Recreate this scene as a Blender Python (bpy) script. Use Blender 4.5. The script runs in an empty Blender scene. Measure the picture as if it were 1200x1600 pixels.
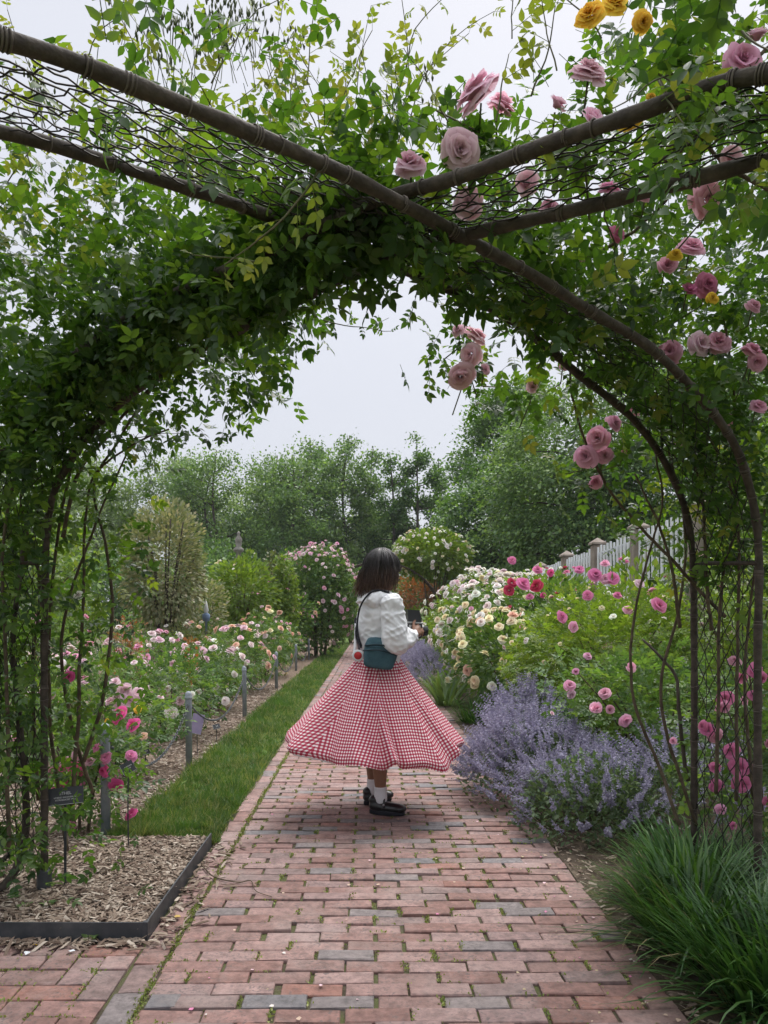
import bpy, math, random
import numpy as np
from mathutils import Vector, Matrix, noise as mnoise

# ------------------------------------------------------------------ camera, sky, sun, exposure
sc = bpy.context.scene
COL = sc.collection
CAM_H, F, CX, CY = 1.23, 1200.0, 580.0, 957.0      # photo pixels (1200 x 1600): focal length, vanishing point
cd = bpy.data.cameras.new('camera'); cam = bpy.data.objects.new('camera', cd); COL.objects.link(cam)
cam.location = (0, 0, CAM_H); cam.rotation_euler = (math.radians(90), 0, 0)
cd.sensor_width = 36; cd.sensor_fit = 'AUTO'; cd.lens = 36 * F / 1600
cd.shift_x = (600 - CX) / 1600; cd.shift_y = (CY - 800) / 1600
cd.clip_start = 0.05; cd.clip_end = 1000
sc.camera = cam

SUN_EL, SUN_AZ = 58, 25            # degrees; azimuth clockwise from +Y
w = bpy.data.worlds.new('World'); sc.world = w; w.use_nodes = True
nt = w.node_tree; nt.nodes.clear()
out = nt.nodes.new('ShaderNodeOutputWorld'); bg = nt.nodes.new('ShaderNodeBackground')
sky = nt.nodes.new('ShaderNodeTexSky'); sky.sky_type = 'NISHITA'; sky.sun_disc = False
sky.sun_elevation = math.radians(SUN_EL); sky.sun_rotation = math.radians(SUN_AZ); sky.dust_density = 4
tc = nt.nodes.new('ShaderNodeTexCoord'); sep = nt.nodes.new('ShaderNodeSeparateXYZ')
ramp = nt.nodes.new('ShaderNodeValToRGB'); ramp.color_ramp.interpolation = 'EASE'
e = ramp.color_ramp.elements; e[0].position = 0.0; e[0].color = (3.45, 3.55, 3.9, 1); e[1].position = 1.0; em = e.new(.62); em.color = (3.75, 3.85, 4.22, 1); e = ramp.color_ramp.elements; e = [e[0], e[2]]; e[1].color = (12.8, 13.0, 13.5, 1)
cl = nt.nodes.new('ShaderNodeTexNoise'); cl.inputs['Scale'].default_value = 1.6; cl.inputs['Detail'].default_value = 4
clm = nt.nodes.new('ShaderNodeMapRange'); clm.inputs['To Min'].default_value = 0.94; clm.inputs['To Max'].default_value = 1.05
mulc = nt.nodes.new('ShaderNodeMix'); mulc.data_type = 'RGBA'; mulc.blend_type = 'MULTIPLY'; mulc.inputs[0].default_value = 1
mixc = nt.nodes.new('ShaderNodeMix'); mixc.data_type = 'RGBA'; mixc.inputs[0].default_value = 0.93
L = nt.links.new
L(tc.outputs['Generated'], sep.inputs[0]); L(sep.outputs['Z'], ramp.inputs[0])
L(tc.outputs['Generated'], cl.inputs['Vector']); L(cl.outputs['Fac'], clm.inputs['Value'])
L(ramp.outputs[0], mulc.inputs[6]); L(clm.outputs[0], mulc.inputs[7])
L(sky.outputs[0], mixc.inputs[6]); L(mulc.outputs[2], mixc.inputs[7])
L(mixc.outputs[2], bg.inputs['Color']); bg.inputs['Strength'].default_value = 0.1
L(bg.outputs[0], out.inputs[0])

sd = bpy.data.lights.new('sun', 'SUN'); sd.energy = 1.5; sd.angle = math.radians(35); sd.color = (1.0, 0.97, 0.92)
sun = bpy.data.objects.new('sun', sd); COL.objects.link(sun)
_el, _az = math.radians(SUN_EL), math.radians(SUN_AZ)
sdir = Vector((math.sin(_az) * math.cos(_el), math.cos(_az) * math.cos(_el), math.sin(_el)))
sun.rotation_euler = sdir.to_track_quat('Z', 'Y').to_euler(); sun.location = sdir * 30

sc.view_settings.view_transform = 'Standard'; sc.view_settings.look = 'None'
sc.view_settings.exposure = 1.08; sc.view_settings.gamma = 1.0; sc.view_settings.use_curve_mapping = False
cy = sc.cycles
cy.use_denoising = True; cy.denoiser = 'OPENIMAGEDENOISE'; cy.denoising_input_passes = 'RGB_ALBEDO_NORMAL'; cy.denoising_prefilter = 'ACCURATE'; cy.max_bounces = 7; cy.diffuse_bounces = 4; cy.glossy_bounces = 2; cy.transmission_bounces = 5
cy.transparent_max_bounces = 4; cy.caustics_reflective = False; cy.caustics_refractive = False
cy.use_adaptive_sampling = True; cy.adaptive_threshold = 0.015

# ------------------------------------------------------------------ small library
rng = np.random.default_rng(7); random.seed(7)
A = np.asarray
def P(px, py, Y):                       # photo pixel at a chosen distance -> world point
    return np.array([(px - CX) / F * Y, Y, CAM_H - (py - CY) / F * Y])
def proj(p):
    p = A(p); return CX + F * p[..., 0] / p[..., 1], CY - F * (p[..., 2] - CAM_H) / p[..., 1]
def nrm(v): return v / np.maximum(np.linalg.norm(v, axis=-1, keepdims=True), 1e-9)
def frames(d, hint):
    y = nrm(d); z = hint - (hint * y).sum(-1, keepdims=True) * y
    z = nrm(z + 1e-6); x = np.cross(y, z)
    return np.stack([x, y, z], axis=-1)
def rdirs(n, r=None):
    r = r or rng; v = r.normal(size=(n, 3)); return nrm(v)

class Geo:
    def __init__(s): s.V = []; s.F = []; s.T = []; s.n = 0
    def add(s, V, Fs, tint=0.0):
        V = A(V, float).reshape(-1, 3); s.V.append(V)
        for f in Fs:
            f = A(f, int)
            if f.size: s.F.append(f + s.n)
        t = np.broadcast_to(A(tint, float), (len(V),)) if np.ndim(tint) < 2 else tint
        s.T.append(t); s.n += len(V); return s
    def scatter(s, T, pos, R, sc_, tint=None):
        V, Fs = T[0], T[1]; n = len(pos); k = len(V)
        sc_ = np.broadcast_to(A(sc_, float), (n,)) if np.ndim(sc_) < 2 else sc_
        if np.ndim(sc_) == 2: VV = V[None] * sc_[:, None, :]; O = pos[:, None] + np.einsum('nij,nkj->nki', R, VV)
        else: O = pos[:, None] + np.einsum('nij,kj->nki', R, V) * sc_[:, None, None]
        off = (np.arange(n) * k)
        FF = [(f[None] + off[:, None, None]).reshape(-1, f.shape[1]) for f in Fs]
        if tint is None: tint = rng.random(n)
        tt = np.repeat(tint, k)
        if len(T) > 2: tt = tt + np.tile(T[2], n)
        return s.add(O.reshape(-1, 3), FF, tt)
    def mesh(s, name, smooth=True):
        me = bpy.data.meshes.new(name)
        V = np.concatenate(s.V); T = np.concatenate(s.T)
        lens = np.concatenate([np.full(len(f), f.shape[1]) for f in s.F]); idx = np.concatenate([f.ravel() for f in s.F])
        me.vertices.add(len(V)); me.vertices.foreach_set('co', V.ravel().astype(np.float32))
        me.loops.add(len(idx)); me.loops.foreach_set('vertex_index', idx.astype(np.int32))
        me.polygons.add(len(lens)); st = np.concatenate([[0], np.cumsum(lens)[:-1]])
        me.polygons.foreach_set('loop_start', st.astype(np.int32))
        me.update(calc_edges=True)
        me.polygons.foreach_set('use_smooth', np.full(len(lens), smooth))
        at = me.attributes.new('tint', 'FLOAT', 'POINT'); at.data.foreach_set('value', T.astype(np.float32))
        return me

def tag(o, label=None, cat=None, group=None, kind=None):
    if label: o['label'] = label
    if cat: o['category'] = cat
    if group: o['group'] = group
    if kind: o['kind'] = kind
    return o
def link(name, data, parent=None, mat=None):
    o = bpy.data.objects.new(name, data); COL.objects.link(o)
    if mat is not None and data is not None and not data.materials: data.materials.append(mat)
    if parent is not None: o.parent = parent
    return o
def obj(name, geo, mat, parent=None, smooth=True, kind=None):
    o = link(name, geo.mesh(name, smooth), parent, mat)
    if kind: o['kind'] = kind
    return o
def root(name, loc, label, cat, group=None, rz=0):
    o = bpy.data.objects.new(name, None); COL.objects.link(o); o.empty_display_size = 0.1
    o.location = loc; o.rotation_euler = (0, 0, rz); return tag(o, label, cat, group)
# parts of a thing whose root stands at loc are modelled in world space and shifted back
def wobj(name, geo, mat, parent, smooth=True, kind=None):
    l = A(parent.location); 
    while parent.parent is not None: break
    for i in range(len(geo.V)): geo.V[i] = geo.V[i] - l
    return obj(name, geo, mat, parent, smooth, kind)

def box(c, s, R=None):
    c = A(c, float); s = A(s, float) / 2
    V = A([[x, y, z] for x in (-1, 1) for y in (-1, 1) for z in (-1, 1)], float) * s
    if R is not None: V = V @ A(R).T
    Fs = [A([[0, 1, 3, 2], [4, 6, 7, 5], [0, 4, 5, 1], [2, 3, 7, 6], [0, 2, 6, 4], [1, 5, 7, 3]])]
    return V + c, Fs
def bbox(c, s, b=0.004, R=None):         # box with all edges chamfered
    s = A(s, float) / 2; b = min(b, s.min() * 0.45)
    bm = __import__('bmesh').new(); import bmesh
    V0, F0 = box((0, 0, 0), s * 2)
    vs = [bm.verts.new(v) for v in V0]
    for f in F0[0]: bm.faces.new([vs[i] for i in f])
    bmesh.ops.bevel(bm, geom=bm.edges[:], offset=b, segments=2, affect='EDGES', profile=0.5)
    bm.verts.index_update(); V = A([v.co[:] for v in bm.verts])
    fs = {}
    for f in bm.faces: fs.setdefault(len(f.verts), []).append([v.index for v in f.verts])
    bm.free()
    if R is not None: V = V @ A(R).T
    return V + A(c, float), [A(v) for v in fs.values()]
def rotm(axis, deg): return A(Matrix.Rotation(math.radians(deg), 3, axis))
def catmull(pts, n):
    pts = A(pts, float); Q = np.vstack([2 * pts[0] - pts[1], pts, 2 * pts[-1] - pts[-2]]); o = []
    m = max(4, int(n * 3 / (len(pts) - 1)))
    for i in range(1, len(Q) - 2):
        t = np.linspace(0, 1, m, endpoint=False)[:, None]; a, b, c, d = Q[i - 1], Q[i], Q[i + 1], Q[i + 2]
        o.append(0.5 * (2 * b + (c - a) * t + (2 * a - 5 * b + 4 * c - d) * t ** 2 + (3 * b - a - 3 * c + d) * t ** 3))
    o = np.vstack(o + [pts[-1:]]); d = np.concatenate([[0], np.cumsum(np.linalg.norm(np.diff(o, axis=0), axis=1))])
    s = np.linspace(0, d[-1], n); return np.stack([np.interp(s, d, o[:, k]) for k in range(3)], 1)
def tube(pts, rad, k=6, cap=True):
    pts = A(pts, float); n = len(pts); rad = np.broadcast_to(A(rad, float), (n,))
    t = nrm(np.gradient(pts, axis=0)); u = np.cross(t[0], [0.31, 0.2, 0.93]); u = u / max(np.linalg.norm(u), 1e-6)
    V = []
    a = np.linspace(0, 2 * math.pi, k, endpoint=False)
    for i in range(n):
        u = u - t[i] * (u @ t[i]); u = u / max(np.linalg.norm(u), 1e-6); v = np.cross(t[i], u)
        V.append(pts[i] + rad[i] * (np.cos(a)[:, None] * u + np.sin(a)[:, None] * v))
    V = np.vstack(V); i = np.arange(n - 1)[:, None] * k; j = np.arange(k)[None]
    q = np.stack([i + j, i + (j + 1) % k, i + k + (j + 1) % k, i + k + j], -1).reshape(-1, 4)
    Fs = [q]
    if cap: Fs.append(A([list(range(k))[::-1], list(range((n - 1) * k, n * k))]))
    return V, Fs
def lathe(prof, k=16, c=(0, 0, 0)):
    prof = A(prof, float); a = np.linspace(0, 2 * math.pi, k, endpoint=False)
    V = np.stack([prof[:, None, 0] * np.cos(a), prof[:, None, 0] * np.sin(a), np.broadcast_to(prof[:, None, 1], (len(prof), k))], -1).reshape(-1, 3)
    n = len(prof); i = np.arange(n - 1)[:, None] * k; j = np.arange(k)[None]
    q = np.stack([i + j, i + (j + 1) % k, i + k + (j + 1) % k, i + k + j], -1).reshape(-1, 4)
    return V + A(c), [q]
def grid_sheet(x0, x1, y0, y1, nx, ny, zf):
    xs, ys = np.linspace(x0, x1, nx + 1), np.linspace(y0, y1, ny + 1); X, Y = np.meshgrid(xs, ys)
    V = np.stack([X, Y, zf(X, Y)], -1).reshape(-1, 3); i = np.arange(ny)[:, None] * (nx + 1); j = np.arange(nx)[None]
    return V, [np.stack([i + j, i + j + 1, i + j + nx + 2, i + j + nx + 1], -1).reshape(-1, 4)]
def lump(seed, n=7, f=2.2):
    r = np.random.default_rng(seed); K = r.normal(size=(n, 3)) * f; ph = r.random(n) * 6.28
    return lambda d: np.cos(d @ K.T + ph).sum(-1) / n * 1.6

# ------------------------------------------------------------------ materials
def newmat(name):
    m = bpy.data.materials.new(name); m.use_nodes = True; t = m.node_tree; t.nodes.clear()
    o = t.nodes.new('ShaderNodeOutputMaterial'); b = t.nodes.new('ShaderNodeBsdfPrincipled'); t.links.new(b.outputs[0], o.inputs[0])
    return m, t, b, o
def setramp(r, cols):
    el = r.color_ramp.elements
    for i, (p, c) in enumerate(cols):
        x = el[i] if i < 2 else el.new(p)
        x.position = p; x.color = (*c, 1)
def tintfac(t):
    a = t.nodes.new('ShaderNodeAttribute'); a.attribute_name = 'tint'; oi = t.nodes.new('ShaderNodeObjectInfo')
    ad = t.nodes.new('ShaderNodeMath'); ad.operation = 'ADD'; t.links.new(a.outputs['Fac'], ad.inputs[0]); t.links.new(oi.outputs['Random'], ad.inputs[1])
    fr = t.nodes.new('ShaderNodeMath'); fr.operation = 'FRACT'; t.links.new(ad.outputs[0], fr.inputs[0]); return fr.outputs[0]
def leafmat(name, cols, trans=0.4, tcol=None, rough=0.45, spec=0.35):
    m, t, b, o = newmat(name); f = tintfac(t)
    r = t.nodes.new('ShaderNodeValToRGB'); setramp(r, [(i / (len(cols) - 1), c) for i, c in enumerate(cols)]); t.links.new(f, r.inputs[0])
    nz = t.nodes.new('ShaderNodeTexNoise'); nz.inputs['Scale'].default_value = 3.0
    geo = t.nodes.new('ShaderNodeNewGeometry'); t.links.new(geo.outputs['Position'], nz.inputs['Vector'])
    mr = t.nodes.new('ShaderNodeMapRange'); mr.inputs['From Min'].default_value = .3; mr.inputs['From Max'].default_value = .7
    mr.inputs['To Min'].default_value = 0.78; mr.inputs['To Max'].default_value = 1.25; t.links.new(nz.outputs['Fac'], mr.inputs['Value'])
    mu = t.nodes.new('ShaderNodeMix'); mu.data_type = 'RGBA'; mu.blend_type = 'MULTIPLY'; mu.inputs[0].default_value = 1
    t.links.new(r.outputs[0], mu.inputs[6]); t.links.new(mr.outputs[0], mu.inputs[7])
    t.links.new(mu.outputs[2], b.inputs['Base Color']); b.inputs['Roughness'].default_value = rough; b.inputs['Specular IOR Level'].default_value = spec
    tr = t.nodes.new('ShaderNodeBsdfTranslucent'); tm = t.nodes.new('ShaderNodeMix'); tm.data_type = 'RGBA'; tm.blend_type = 'MULTIPLY'; tm.inputs[0].default_value = 1
    t.links.new(mu.outputs[2], tm.inputs[6]); tm.inputs[7].default_value = (*(tcol or (2.2, 2.0, 0.7)), 1); t.links.new(tm.outputs[2], tr.inputs['Color'])
    ms = t.nodes.new('ShaderNodeMixShader'); ms.inputs[0].default_value = trans
    t.links.new(b.outputs[0], ms.inputs[1]); t.links.new(tr.outputs[0], ms.inputs[2]); t.links.new(ms.outputs[0], o.inputs[0])
    return m
def surf(name, cols, scale=8, rough=0.8, spec=0.3, bump=0.0, bscale=60, detail=6, metal=0, stretch=None, dist=0.0):
    m, t, b, o = newmat(name)
    tcn = t.nodes.new('ShaderNodeTexCoord'); src = tcn.outputs['Object']
    if stretch:
        mp = t.nodes.new('ShaderNodeMapping'); mp.inputs['Scale'].default_value = stretch; t.links.new(src, mp.inputs[0]); src = mp.outputs[0]
    nz = t.nodes.new('ShaderNodeTexNoise'); nz.inputs['Scale'].default_value = scale; nz.inputs['Detail'].default_value = detail; nz.inputs['Roughness'].default_value = .65
    nz.inputs['Distortion'].default_value = dist
    t.links.new(src, nz.inputs['Vector'])
    r = t.nodes.new('ShaderNodeValToRGB'); n = len(cols); setramp(r, [(.3 + .4 * i / (n - 1), c) for i, c in enumerate(cols)]); t.links.new(nz.outputs['Fac'], r.inputs[0])
    t.links.new(r.outputs[0], b.inputs['Base Color']); b.inputs['Roughness'].default_value = rough; b.inputs['Specular IOR Level'].default_value = spec; b.inputs['Metallic'].default_value = metal
    if bump:
        n2 = t.nodes.new('ShaderNodeTexNoise'); n2.inputs['Scale'].default_value = bscale; n2.inputs['Detail'].default_value = 4; t.links.new(src, n2.inputs['Vector'])
        bp = t.nodes.new('ShaderNodeBump'); bp.inputs['Strength'].default_value = bump; bp.inputs['Distance'].default_value = .01
        t.links.new(n2.outputs['Fac'], bp.inputs['Height']); t.links.new(bp.outputs[0], b.inputs['Normal'])
    return m
def brickmat(name, use_obj):
    m, t, b, o = newmat(name)
    geo = t.nodes.new('ShaderNodeNewGeometry')
    if use_obj: oi = t.nodes.new('ShaderNodeObjectInfo'); fac = oi.outputs['Random']
    else: at = t.nodes.new('ShaderNodeAttribute'); at.attribute_name = 'tint'; fac = at.outputs['Fac']
    r = t.nodes.new('ShaderNodeValToRGB'); r.color_ramp.interpolation = 'CONSTANT'
    cols = [(0, (.215, .120, .103)), (.14, (.25, .145, .128)), (.28, (.275, .172, .155)), (.42, (.225, .138, .122)), (.55, (.29, .192, .176)),
            (.66, (.25, .165, .155)), (.76, (.205, .142, .132)), (.86, (.25, .125, .10)), (.91, (.19, .162, .16)), (.96, (.16, .15, .156))]
    setramp(r, cols); t.links.new(fac, r.inputs[0])
    n1 = t.nodes.new('ShaderNodeTexNoise'); n1.inputs['Scale'].default_value = 22; n1.inputs['Detail'].default_value = 8; n1.inputs['Roughness'].default_value = .7
    t.links.new(geo.outputs['Position'], n1.inputs['Vector'])
    mr = t.nodes.new('ShaderNodeMapRange'); mr.inputs['From Min'].default_value = .3; mr.inputs['From Max'].default_value = .7; mr.inputs['To Min'].default_value = .52; mr.inputs['To Max'].default_value = 1.45
    t.links.new(n1.outputs['Fac'], mr.inputs['Value'])
    mu = t.nodes.new('ShaderNodeMix'); mu.data_type = 'RGBA'; mu.blend_type = 'MULTIPLY'; mu.inputs[0].default_value = 1
    t.links.new(r.outputs[0], mu.inputs[6]); t.links.new(mr.outputs[0], mu.inputs[7])
    # pale dust and dark damp stains with shapes of their own
    n2 = t.nodes.new('ShaderNodeTexNoise'); n2.inputs['Scale'].default_value = 2.3; n2.inputs['Detail'].default_value = 7; n2.inputs['Roughness'].default_value = .75
    t.links.new(geo.outputs['Position'], n2.inputs['Vector'])
    m2 = t.nodes.new('ShaderNodeMapRange'); m2.inputs['From Min'].default_value = .5; m2.inputs['From Max'].default_value = .72; m2.inputs['To Max'].default_value = .62
    t.links.new(n2.outputs['Fac'], m2.inputs['Value'])
    mx = t.nodes.new('ShaderNodeMix'); mx.data_type = 'RGBA'; t.links.new(m2.outputs[0], mx.inputs[0]); t.links.new(mu.outputs[2], mx.inputs[6]); mx.inputs[7].default_value = (.35, .28, .26, 1)
    n3 = t.nodes.new('ShaderNodeTexNoise'); n3.inputs['Scale'].default_value = 5.5; n3.inputs['Detail'].default_value = 9; n3.inputs['Roughness'].default_value = .8
    t.links.new(geo.outputs['Position'], n3.inputs['Vector'])
    m3 = t.nodes.new('ShaderNodeMapRange'); m3.inputs['From Min'].default_value = .56; m3.inputs['From Max'].default_value = .75; m3.inputs['To Max'].default_value = .6
    t.links.new(n3.outputs['Fac'], m3.inputs['Value'])
    mx2 = t.nodes.new('ShaderNodeMix'); mx2.data_type = 'RGBA'; t.links.new(m3.outputs[0], mx2.inputs[0]); t.links.new(mx.outputs[2], mx2.inputs[6]); mx2.inputs[7].default_value = (.10, .075, .06, 1)
    n5 = t.nodes.new('ShaderNodeTexNoise'); n5.inputs['Scale'].default_value = 75; n5.inputs['Detail'].default_value = 3; t.links.new(geo.outputs['Position'], n5.inputs['Vector'])   # pitted surface
    n6 = t.nodes.new('ShaderNodeTexNoise'); n6.inputs['Scale'].default_value = 7; n6.inputs['Detail'].default_value = 3; t.links.new(geo.outputs['Position'], n6.inputs['Vector'])
    m6 = t.nodes.new('ShaderNodeMapRange'); m6.inputs['From Min'].default_value = .42; m6.inputs['From Max'].default_value = .62; m6.inputs['To Min'].default_value = .12; m6.inputs['To Max'].default_value = .75; t.links.new(n6.outputs['Fac'], m6.inputs['Value'])
    m5 = t.nodes.new('ShaderNodeMapRange'); m5.inputs['From Min'].default_value = .54; m5.inputs['From Max'].default_value = .64; t.links.new(n5.outputs['Fac'], m5.inputs['Value'])
    mm5 = t.nodes.new('ShaderNodeMath'); mm5.operation = 'MULTIPLY'; t.links.new(m5.outputs[0], mm5.inputs[0]); t.links.new(m6.outputs[0], mm5.inputs[1])
    mx3 = t.nodes.new('ShaderNodeMix'); mx3.data_type = 'RGBA'; t.links.new(mm5.outputs[0], mx3.inputs[0]); t.links.new(mx2.outputs[2], mx3.inputs[6]); mx3.inputs[7].default_value = (.105, .09, .088, 1)
    t.links.new(mx3.outputs[2], b.inputs['Base Color']); b.inputs['Roughness'].default_value = .78; b.inputs['Specular IOR Level'].default_value = .35
    bp = t.nodes.new('ShaderNodeBump'); bp.inputs['Strength'].default_value = .5; bp.inputs['Distance'].default_value = .004
    n4 = t.nodes.new('ShaderNodeTexNoise'); n4.inputs['Scale'].default_value = 70; n4.inputs['Detail'].default_value = 5; t.links.new(geo.outputs['Position'], n4.inputs['Vector'])
    t.links.new(n4.outputs['Fac'], bp.inputs['Height']); t.links.new(bp.outputs[0], b.inputs['Normal'])
    return m
def petalmat(name):
    m, t, b, o = newmat(name); oi = t.nodes.new('ShaderNodeObjectInfo'); at = t.nodes.new('ShaderNodeAttribute'); at.attribute_name = 'tint'
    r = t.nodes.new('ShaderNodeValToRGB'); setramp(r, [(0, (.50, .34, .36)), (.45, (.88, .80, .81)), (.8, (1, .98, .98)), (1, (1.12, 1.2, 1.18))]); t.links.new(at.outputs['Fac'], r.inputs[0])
    mu = t.nodes.new('ShaderNodeMix'); mu.data_type = 'RGBA'; mu.blend_type = 'MULTIPLY'; mu.inputs[0].default_value = 1
    t.links.new(oi.outputs['Color'], mu.inputs[6]); t.links.new(r.outputs[0], mu.inputs[7])
    b.inputs['Roughness'].default_value = .9; b.inputs['Specular IOR Level'].default_value = .08; t.links.new(mu.outputs[2], b.inputs['Base Color'])
    tr = t.nodes.new('ShaderNodeBsdfTranslucent'); t.links.new(mu.outputs[2], tr.inputs['Color'])
    ms = t.nodes.new('ShaderNodeMixShader'); ms.inputs[0].default_value = .33
    t.links.new(b.outputs[0], ms.inputs[1]); t.links.new(tr.outputs[0], ms.inputs[2]); t.links.new(ms.outputs[0], o.inputs[0]); return m

M = {}
M['leaf_dark'] = leafmat('leaf_dark', [(.030, .068, .020), (.042, .090, .024), (.052, .105, .026), (.070, .125, .030)], .38, (2.3, 2.2, .6))
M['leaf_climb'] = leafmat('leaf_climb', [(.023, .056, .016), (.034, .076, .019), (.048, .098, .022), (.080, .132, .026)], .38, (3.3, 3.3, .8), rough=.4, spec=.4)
M['leaf_young'] = leafmat('leaf_young', [(.13, .19, .035), (.16, .215, .04), (.19, .21, .055), (.15, .225, .045)], .45, (1.8, 1.7, .6))
M['leaf_rose'] = leafmat('leaf_rose', [(.055, .112, .036), (.078, .150, .043), (.105, .185, .050), (.150, .225, .060)], .35, (1.9, 1.9, .8))
M['leaf_lime'] = leafmat('leaf_lime', [(.095, .165, .032), (.13, .21, .038), (.155, .235, .044), (.19, .245, .055)], .38, (1.7, 1.7, .6))
M['leaf_grey'] = leafmat('leaf_grey', [(.15, .185, .09), (.20, .225, .12), (.26, .27, .16), (.40, .36, .26)], .28, (1.6, 1.6, .8))
M['leaf_olive'] = leafmat('leaf_olive', [(.07, .105, .035), (.095, .125, .045), (.12, .14, .06), (.15, .15, .075)], .3, (1.7, 1.7, .7))
M['leaf_tree'] = leafmat('leaf_tree', [(.062, .125, .044), (.095, .175, .058), (.14, .235, .072), (.21, .31, .095)], .36, (1.7, 1.7, .8))
M['leaf_treepale'] = leafmat('leaf_treepale', [(.10, .165, .068), (.145, .22, .088), (.195, .275, .108), (.25, .335, .135)], .36, (1.6, 1.6, .8))
M['leaf_treedark'] = leafmat('leaf_treedark', [(.038, .090, .030), (.062, .132, .040), (.098, .19, .052), (.155, .265, .068)], .32, (1.8, 1.8, .6))
M['leaf_orange'] = leafmat('leaf_orange', [(.30, .10, .035), (.34, .13, .045), (.22, .14, .045), (.14, .13, .04)], .3, (1.5, 1.3, .8))
M['leaf_catmint'] = leafmat('leaf_catmint', [(.075, .125, .065), (.095, .15, .075), (.115, .17, .085), (.14, .19, .10)], .25, (1.6, 1.6, .8), rough=.6)
M['flower_catmint'] = leafmat('flower_catmint', [(.24, .22, .33), (.29, .27, .385), (.34, .315, .43), (.42, .40, .50)], .25, (1.2, 1.2, 1.2), rough=.7)
M['turf_blade'] = leafmat('turf_blade', [(.030, .082, .024), (.044, .112, .030), (.060, .140, .036), (.10, .18, .05)], .25, (1.9, 1.9, .6), rough=.32, spec=.5)
M['dry'] = leafmat('dry', [(.20, .155, .075), (.26, .21, .11), (.17, .15, .06), (.30, .26, .15)], .25, (1.2, 1.2, 1.0), rough=.7)
M['iris'] = leafmat('iris', [(.085, .15, .055), (.11, .18, .06), (.13, .20, .07), (.17, .22, .08)], .3, (1.6, 1.6, .7))
M['grass'] = leafmat('grass', [(.060, .125, .032), (.085, .165, .040), (.12, .20, .052), (.26, .26, .13)], .3, (1.6, 1.6, .6))
M['moss'] = leafmat('moss', [(.15, .21, .045), (.20, .26, .055), (.25, .29, .07), (.27, .26, .11)], .2, (1.4, 1.4, .7))
M['bark'] = surf('bark', [(.045, .036, .03), (.085, .07, .058), (.13, .11, .095)], 14, .9, .2, .6, 40, stretch=(1, 1, .25))
M['cane'] = surf('cane', [(.05, .035, .025), (.10, .075, .05), (.16, .125, .085)], 18, .8, .25, .3, 60)
M['greencane'] = surf('greencane', [(.06, .07, .03), (.10, .10, .045), (.12, .09, .05)], 12, .7)
M['hoop'] = surf('hoop', [(.032, .024, .020), (.058, .045, .036), (.10, .078, .063)], 26, .75, .35, .35, 90, stretch=(1, 1, 1))
M['wire'] = surf('wire', [(.02, .018, .017), (.05, .04, .035)], 30, .6, .4, metal=.4)
M['tie'] = surf('tie', [(.08, .065, .055), (.17, .14, .12)], 40, .7)
M['edge_metal'] = surf('edge_metal', [(.022, .025, .03), (.04, .044, .05), (.075, .075, .078)], 9, .5, .5, .15, 30)
M['bollard'] = surf('bollard', [(.20, .23, .27), (.26, .29, .33), (.32, .35, .385)], 14, .6, .4, .15, 80)
M['chain'] = surf('chain', [(.06, .065, .075), (.13, .135, .145)], 40, .5, .5, metal=.5)
M['sign'] = surf('sign', [(.028, .03, .036), (.042, .044, .052)], 9, .45, .5)
M['sign_edge'] = surf('sign_edge', [(.32, .32, .33), (.45, .45, .45)], 20, .5)
M['lettering'] = surf('lettering', [(.55, .55, .56), (.68, .68, .68)], 50, .6)
M['placard'] = surf('placard', [(.27, .22, .36), (.34, .28, .42)], 14, .5)
M['brick_o'] = brickmat('brick_o', True); M['brick_j'] = brickmat('brick_j', False)
M['joint'] = surf('joint', [(.06, .05, .035), (.10, .085, .06), (.10, .11, .045), (.14, .12, .09)], 7, .95, .1, .6, 90, 8)
M['soil'] = surf('soil', [(.05, .038, .028), (.10, .078, .06), (.16, .125, .095)], 9, .95, .1, .8, 60, 8)
M['mulch'] = surf('mulch', [(.085, .06, .045), (.17, .125, .095), (.28, .22, .175)], 30, .95, .1, 1.0, 70, 8)
M['lawn'] = surf('lawn', [(.06, .11, .026), (.09, .15, .035), (.16, .16, .075)], 6, .95, .1, .8, 80)
M['ground'] = surf('ground', [(.07, .09, .035), (.10, .12, .045), (.12, .11, .06)], .6, .95, .1, .5, 8)
M['petal'] = petalmat('petal')
M['picket'] = surf('picket', [(.58, .60, .62), (.70, .72, .74), (.76, .77, .78)], 6, .7, .3)
M['postwood'] = surf('postwood', [(.20, .165, .14), (.28, .235, .20), (.35, .30, .265)], 10, .9, .2, .4, 40, stretch=(1, 1, .3))
M['stone'] = surf('stone', [(.16, .15, .13), (.24, .225, .20), (.31, .295, .27)], 9, .9, .2, .5, 40)
M['blue'] = surf('blue', [(.13, .19, .30), (.20, .27, .40)], 8, .7)
M['white'] = surf('white', [(.62, .62, .64), (.72, .72, .73)], 8, .7)
def chipmat():
    m, t, b, o = newmat('chips'); f = tintfac(t); r = t.nodes.new('ShaderNodeValToRGB')
    setramp(r, [(0, (.09, .06, .045)), (.3, (.18, .13, .10)), (.55, (.26, .20, .155)), (.8, (.36, .29, .235)), (1, (.50, .43, .36))]); t.links.new(f, r.inputs[0])
    t.links.new(r.outputs[0], b.inputs['Base Color']); b.inputs['Roughness'].default_value = .9; b.inputs['Specular IOR Level'].default_value = .2; return m
M['chips'] = chipmat()

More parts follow.
